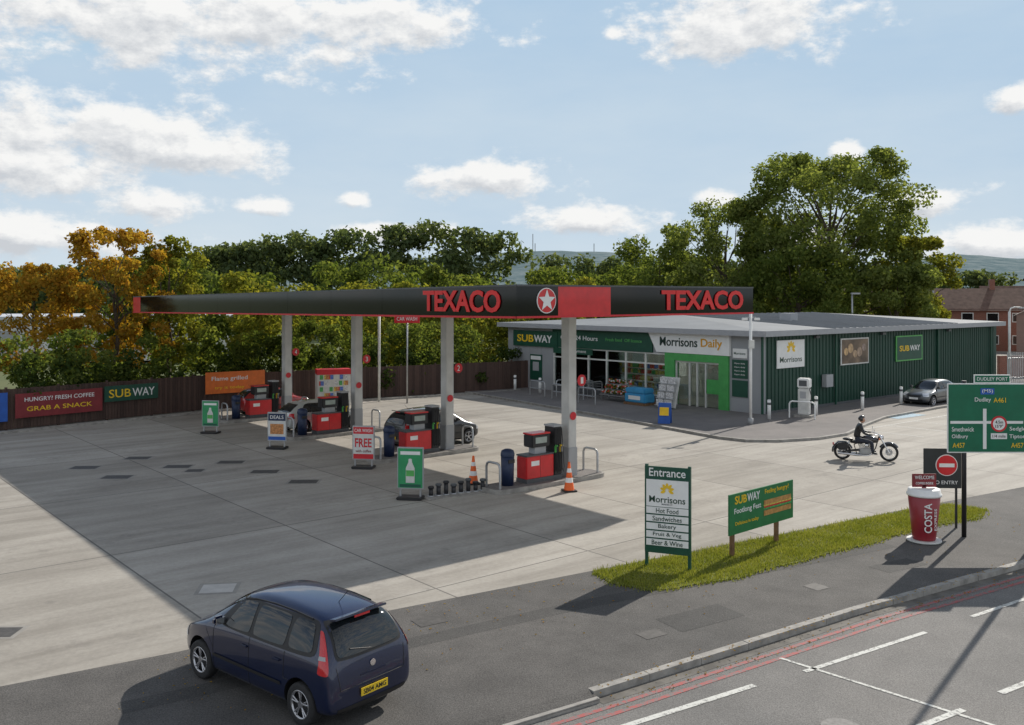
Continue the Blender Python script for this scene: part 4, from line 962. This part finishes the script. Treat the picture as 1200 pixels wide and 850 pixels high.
tree('broadleaf_tree',17.0,106,13.6,5.5,LEAFG,14,n=65,per=260,leaf=.34)
tree('broadleaf_tree',28,90,11,5.5,LEAFG,24,n=60,per=240,leaf=.34,z0f=.08)
tree('broadleaf_tree',38,91,9.5,4.5,LEAFB,34,n=45,per=240,leaf=.34,z0f=.08)
tree('autumn_tree',-25.0,58,10.6,3.7,LEAFO,15,n=95,per=150,leaf=.23,trunk=.16,cr=(.11,.22))
tree('autumn_tree',-29.6,57,8.4,3.0,LEAFO,16,n=55,per=150,leaf=.23,trunk=.15,cr=(.13,.25))
tree('autumn_tree',-22.4,60,10.2,2.4,LEAFY,17,n=45,per=150,leaf=.23,trunk=.15)
def row(name,pts,h,r,m,seed,per,leaf,step,n,off=0,lowz=.02,jit=(.84,1.06)):
    rs=np.random.RandomState(seed); C=[];R=[]
    for i in range(len(pts)-1):
        a=Vector(pts[i]);b_=Vector(pts[i+1]);L=(b_-a).length; d=(b_-a).normalized(); nn=Vector((-d.y,d.x))
        for k in range(max(1,int(L/step))):
            p=a+d*(k+.5)*step+nn*(off+rs.uniform(-1,1)*r*.4)
            hh=(h(p.x,p.y) if callable(h) else h)*rs.uniform(*jit)
            c,q=clumps(p.x,p.y,hh*lowz+.3,hh,r*rs.uniform(.85,1.2),n,rs,(.22,.42),.35); C+=c;R+=q
    return leafobj(None,name,C,R,per,leaf,m,seed)
row('shrub_hedge',fp[1:6],4.7,1.9,LEAFG,21,150,.2,2.2,16,off=2.6)
row('undergrowth',fp[1:7],3.4,1.6,LEAFD,22,110,.2,2.2,11,off=1.9)
row('hedgerow_trees',[(-20,60.5),(-12,66),(-2,71),(10,84)],7.6,3.0,LEAFY,23,190,.28,3.4,20,lowz=.15)
row('hedgerow_trees',[(-30,66),(-16,74),(0,84),(16,98)],9.6,3.8,LEAFG,28,180,.36,4.4,20)
xp=[-560,0,190,260,350,470,570,600,640,720,800,900,1500]
yp=[318,322,300,292,276,266,262,276,301,305,309,315,320]
def hfar(x,y):
    px=600+1080*x/y; return 6.3+(348-np.interp(px,xp,yp))*y/1080+.6
row('tree_line',[(-140,150),(-90,158),(-60,152),(-30,156),(3,158)],hfar,6.0,LEAFF,25,130,.75,4.2,24,jit=(.92,1.03))
row('tree_line',[(3,150),(30,140),(45,150),(80,155),(120,170)],hfar,5.0,LEAFF,26,110,.7,4.2,20,jit=(.88,1.02))
row('tree_line',[(-190,230),(-110,235),(-60,240)],hfar,8,LEAFF,27,120,1.0,7,22)
row('tree_line',[(62,125),(80,122),(100,130)],7.0,3.5,LEAFF,29,110,.6,5,14)
# ------------------------------------------------------------ houses
BRICK,nt,b=newmat('brick'); tc=N(nt,'ShaderNodeTexCoord'); br=N(nt,'ShaderNodeTexBrick'); br.inputs['Scale'].default_value=5; br.inputs['Color1'].default_value=(.30,.11,.075,1); br.inputs['Color2'].default_value=(.23,.09,.06,1); br.inputs['Mortar'].default_value=(.3,.27,.24,1); br.inputs['Mortar Size'].default_value=.012
mp=N(nt,'ShaderNodeMapping'); mp.inputs['Rotation'].default_value=(rad(90),0,0); nt.links.new(tc.outputs['Object'],mp.inputs[0]); nt.links.new(mp.outputs[0],br.inputs['Vector']); nt.links.new(br.outputs[0],b.inputs['Base Color']); b.inputs['Roughness'].default_value=.9
TILE=mat('roof_tile',(.15,.095,.075),.85,var=.25,scale=2,spec=.2); TILE2=mat('roof_tile_pale',(.28,.25,.23),.85,var=.2,scale=2,spec=.2)
def house(loc,rz,w,d,h,rh,roof=TILE):
    g=grp('brick_house',loc,rz)
    box(g,'walls',(w,d,h),(0,0,h/2-.3),BRICK)
    z=h-.32
    meshobj(g,'gable',[(-w/2,-d/2,z),(-w/2,d/2,z),(-w/2,0,z+rh),(w/2,-d/2,z),(w/2,d/2,z),(w/2,0,z+rh)],[(0,2,1),(3,4,5)],BRICK)
    e=.35; k=e*rh/(d/2)
    meshobj(g,'roof',[(-w/2-e,-d/2-e,z-k),(w/2+e,-d/2-e,z-k),(w/2+e,0,z+rh+.04),(-w/2-e,0,z+rh+.04),(w/2+e,d/2+e,z-k),(-w/2-e,d/2+e,z-k)],[(0,1,2,3),(3,2,4,5)],roof)
    box(g,'chimney',(.6,.6,1.6),(w*.3,0,z+rh+.3),BRICK)
    L=[]
    for zz in (1.3,3.9):
        for x in np.linspace(-w/2+1.3,w/2-1.3,max(2,int(w/2.6))): L.append(((1.3,.08,1.1),(x,-d/2-.03,zz)))
    boxes(g,'window_frames',L,WHITE); boxes(g,'window_glass',[((1.1,.08,.9),(l[0],l[1]-.02,l[2])) for s,l in L],GLASS)
    box(g,'door',(.9,.08,2.0),(0,-d/2-.04,.8),WHITE)
house((53,112,0),rad(-15),16,8,5.2,2.4); house((68,118,0),rad(-20),14,8,5.4,2.6); house((57.5,97,0),rad(60),10,7.5,4.8,2.0,TILE2); house((86,135,0),rad(-10),18,8,6,2.8); house((48,130,0),rad(10),14,8,5.6,2.5)
house((92,150,1.5),rad(5),12,9,8,3)
g=grp('warehouse',(-52,96,0),rad(18)); box(g,'walls',(44,16,4.2),(0,0,2.0),OFFW); box(g,'roof',(45,17,.3),(0,0,4.25),mat('ware_roof',(.55,.57,.6),.5)); boxes(g,'doors',[((4,.1,3),(-16+8*k,-8.03,1.5)) for k in range(5)],GREYP)
g=grp('palisade_fence')
a=Vector((35.5,66.0)); b2=Vector((62,74)); n=150
boxes(g,'pales',[((.07,.03,2.3),(a.x+(b2.x-a.x)*k/n,a.y+(b2.y-a.y)*k/n,1.15)) for k in range(n)],STEEL)
tube(g,'rail',[(a.x,a.y+.05,.5),(b2.x,b2.y+.05,.5)],.03,STEEL); tube(g,'rail_top',[(a.x,a.y+.05,1.9),(b2.x,b2.y+.05,1.9)],.03,STEEL)
g=grp('brick_wall'); ribbon(g,'wall',[(38,72),(70,80)],.3,1.7,BRICK,h=1.8)
g=grp('street_lamp',(36.7,68,0)); cyl(g,'column',.09,5.2,(0,0,2.6),OFFW,seg=14); tube(g,'arm',[(0,0,5.15),(.1,0,5.45),(.4,0,5.55),(.9,0,5.5)],.05,OFFW); box(g,'lantern',(.6,.25,.12),(1.0,0,5.48),GREYP,bev=.03)
for (x,y,h) in ((31,84,6.6),(48,105,8)):
    g=grp('street_lamp',(x,y,0)); cyl(g,'column',.08,h,(0,0,h/2),STEEL,seg=12); box(g,'lantern',(.8,.25,.15),(.3,0,h),GREYP)
# ------------------------------------------------------------ hills
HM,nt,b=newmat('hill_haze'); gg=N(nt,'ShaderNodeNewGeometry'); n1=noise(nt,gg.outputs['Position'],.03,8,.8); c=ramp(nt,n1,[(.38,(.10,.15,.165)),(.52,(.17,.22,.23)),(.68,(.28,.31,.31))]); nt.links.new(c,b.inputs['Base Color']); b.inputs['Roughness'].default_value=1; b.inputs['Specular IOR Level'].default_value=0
vs=[];fs=[];nx,ny=160,14
hp=[-700,0,300,560,640,720,790,900,1060,1110,1160,1250,2000]; hy=[318,312,306,296,290,292,300,310,305,294,297,303,315]
rs=np.random.RandomState(3); jit=np.convolve(rs.normal(size=nx+8),np.ones(3)/3,'same')
for j in range(ny):
    Y=900+j*90
    for i in range(nx):
        px=-700+2700*i/(nx-1); top=6.3+(348-np.interp(px,hp,hy))*1980/1080
        t=j/(ny-1); z=-5+(top*.98+jit[i]*2.2)*math.sin(t*math.pi*.5)**1.3+rs.uniform(-1.5,1.5)*t
        vs.append(((px-600)/1080*Y,Y,z))
for j in range(ny-1):
    for i in range(nx-1): k=j*nx+i; fs.append((k,k+1,k+nx+1,k+nx))
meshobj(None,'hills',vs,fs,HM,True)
for (x,y,z0,h) in ((45,1990,100,42),(178,2000,96,26),(50,1995,100,22)):
    g=grp('radio_mast',(x,y,z0)); tube(g,'mast',[(0,0,-10),(0,0,h)],.9,GREYP)

# ------------------------------------------------------------ sky, sun, camera
SUN_EL=rad(33); SUN_AZ=math.atan2(.61,.79)
w=bpy.data.worlds.new('World'); scene.world=w; w.use_nodes=True; nt=w.node_tree
try:
    w.cycles.sampling_method='MANUAL'; w.cycles.sample_map_resolution=512
except Exception: pass
bg=nt.nodes['Background']; bg.inputs['Strength'].default_value=.15
sky=N(nt,'ShaderNodeTexSky',sky_type='NISHITA'); sky.sun_disc=False; sky.sun_elevation=SUN_EL; sky.sun_rotation=SUN_AZ; sky.air_density=1.0; sky.dust_density=.4; sky.ozone_density=1.0; sky.altitude=100
tc=N(nt,'ShaderNodeTexCoord'); sx=N(nt,'ShaderNodeSeparateXYZ'); nt.links.new(tc.outputs['Generated'],sx.inputs[0])
az=MA(nt,'ARCTAN2',sx.outputs[0],sx.outputs[1]); el=MA(nt,'ARCSINE',sx.outputs[2])
clouds=[(-.36,.280,.24,.045),(-.14,.285,.12,.026),(.254,.285,.12,.035),(-.41,.165,.13,.032),(-.33,.148,.09,.020),(-.49,.125,.11,.028),(-.366,.093,.06,.018),(-.028,.128,.080,.020),(.085,.083,.085,.014),(-.262,.094,.032,.008),(.47,.05,.08,.017),(.43,.095,.04,.013),(.35,.146,.018,.010),(.50,.187,.022,.013),(-.49,.06,.12,.018),(-.17,.104,.022,.009),(.108,.277,.016,.008),(-.12,.07,.07,.009),(.22,.10,.03,.010),(.3,.06,.05,.011)]
gn=bpy.data.node_groups.new('cloud_density','ShaderNodeTree')
gn.interface.new_socket('az',in_out='INPUT',socket_type='NodeSocketFloat'); gn.interface.new_socket('el',in_out='INPUT',socket_type='NodeSocketFloat'); gn.interface.new_socket('d',in_out='OUTPUT',socket_type='NodeSocketFloat')
gi=gn.nodes.new('NodeGroupInput'); go=gn.nodes.new('NodeGroupOutput')
cb=gn.nodes.new('ShaderNodeCombineXYZ'); gn.links.new(gi.outputs[0],cb.inputs[0]); gn.links.new(MA(gn,'MULTIPLY',gi.outputs[1],1.7),cb.inputs[1])
nA=noise(gn,cb.outputs[0],17,8,.64); nB=noise(gn,cb.outputs[0],7,2,.5)
mk=None
for (a,e,ra,re) in clouds:
    dx_=MA(gn,'DIVIDE',MA(gn,'SUBTRACT',gi.outputs[0],a),ra*1.15); dy_=MA(gn,'DIVIDE',MA(gn,'SUBTRACT',gi.outputs[1],e),re*1.3)
    q=MA(gn,'SUBTRACT',1.0,MA(gn,'SQRT',MA(gn,'ADD',MA(gn,'MULTIPLY',dx_,dx_),MA(gn,'MULTIPLY',dy_,dy_))))
    mk=q if mk is None else MA(gn,'MAXIMUM',mk,q)
far=MA(gn,'SUBTRACT',MA(gn,'MULTIPLY',MA(gn,'SUBTRACT',MA(gn,'ABSOLUTE',gi.outputs[0]),.6),2.0),.9)
far=MA(gn,'MINIMUM',far,.25)
mk=MA(gn,'MAXIMUM',MA(gn,'MAXIMUM',mk,-1.1),far)
d=MA(gn,'ADD',MA(gn,'MULTIPLY',mk,1.15),MA(gn,'ADD',MA(gn,'MULTIPLY',MA(gn,'SUBTRACT',nA,.5),3.2),MA(gn,'MULTIPLY',MA(gn,'SUBTRACT',nB,.5),1.0)))
gn.links.new(d,go.inputs[0])
def dens(a,e):
    n=nt.nodes.new('ShaderNodeGroup'); n.node_tree=gn; nt.links.new(a,n.inputs[0]); nt.links.new(e,n.inputs[1]); return n.outputs[0]
d0=dens(az,el); d1=dens(MA(nt,'ADD',az,.006),MA(nt,'ADD',el,.011))
cov=MA(nt,'MULTIPLY',MA(nt,'ADD',d0,.08),1.35,clamp=True)
cov=MA(nt,'MULTIPLY',MA(nt,'MULTIPLY',cov,cov),MA(nt,'SUBTRACT',3.0,MA(nt,'MULTIPLY',cov,2.0)),clamp=True)
cov=MA(nt,'MULTIPLY',cov,MA(nt,'GREATER_THAN',el,0))
lit=MA(nt,'ADD',MA(nt,'MULTIPLY',MA(nt,'SUBTRACT',d0,d1),.75),.62,clamp=True)
thick=MA(nt,'MULTIPLY',d0,.35,clamp=True)
lit=MA(nt,'SUBTRACT',lit,MA(nt,'MULTIPLY',thick,.5),clamp=True)
cc=ramp(nt,lit,[(.05,(.63,.66,.70)),(.45,(.82,.835,.85)),(.75,(.98,.98,.97))])
back=MA(nt,'MULTIPLY',MA(nt,'SUBTRACT',.2,sx.outputs[1]),1.5,clamp=True)  # unseen clouds behind the camera brightened to lift the ambient light
cs=MA(nt,'ADD',6.3,MA(nt,'MULTIPLY',back,1.5))
cv=N(nt,'ShaderNodeVectorMath',operation='SCALE'); nt.links.new(cc,cv.inputs[0]); nt.links.new(cs,cv.inputs['Scale'])
lim=mixc(nt,1,sky.outputs[0],(2.75,3.85,5.05),'DARKEN')
hz=N(nt,'ShaderNodeMapping'); hz.inputs['Scale'].default_value=(1,1,3.5); nt.links.new(tc.outputs['Generated'],hz.inputs[0]); nh=noise(nt,hz.outputs[0],2.5,5,.6)
hf=MA(nt,'MULTIPLY',MA(nt,'SUBTRACT',nh,.3),1.0,clamp=True)
hzn=MA(nt,'SUBTRACT',.68,MA(nt,'MULTIPLY',el,2.6),clamp=True)
skc=mixc(nt,MA(nt,'MULTIPLY',MA(nt,'ADD',hf,hzn),.92,clamp=True),lim,(4.55,5.1,5.45))
fin=mixc(nt,cov,skc,cv.outputs[0])
# sky and clouds dimmed towards overhead
dk=MA(nt,'SUBTRACT',1.0,MA(nt,'MULTIPLY',MA(nt,'SUBTRACT',sx.outputs[2],.45),.9,clamp=True))
dv2=N(nt,'ShaderNodeVectorMath',operation='SCALE'); nt.links.new(fin,dv2.inputs[0]); nt.links.new(dk,dv2.inputs['Scale'])
nt.links.new(dv2.outputs[0],bg.inputs['Color'])
sl=bpy.data.lights.new('sun','SUN'); sl.energy=4.9; sl.angle=rad(.5); sl.color=(1,.935,.84)
so=bpy.data.objects.new('sun',sl); COL.objects.link(so)
dv=Vector((-math.sin(SUN_AZ)*math.cos(SUN_EL),-math.cos(SUN_AZ)*math.cos(SUN_EL),-math.sin(SUN_EL)))
so.rotation_euler=dv.to_track_quat('-Z','Y').to_euler()
cd=bpy.data.cameras.new('camera'); cd.lens=32.4; cd.sensor_width=36; cd.shift_y=-77/1200; cd.clip_start=.1; cd.clip_end=8000
co=bpy.data.objects.new('camera',cd); COL.objects.link(co); co.location=(0,0,6.3); co.rotation_euler=(rad(90),0,0)
scene.camera=co
scene.view_settings.view_transform='Standard'; scene.view_settings.look='None'; scene.view_settings.exposure=0
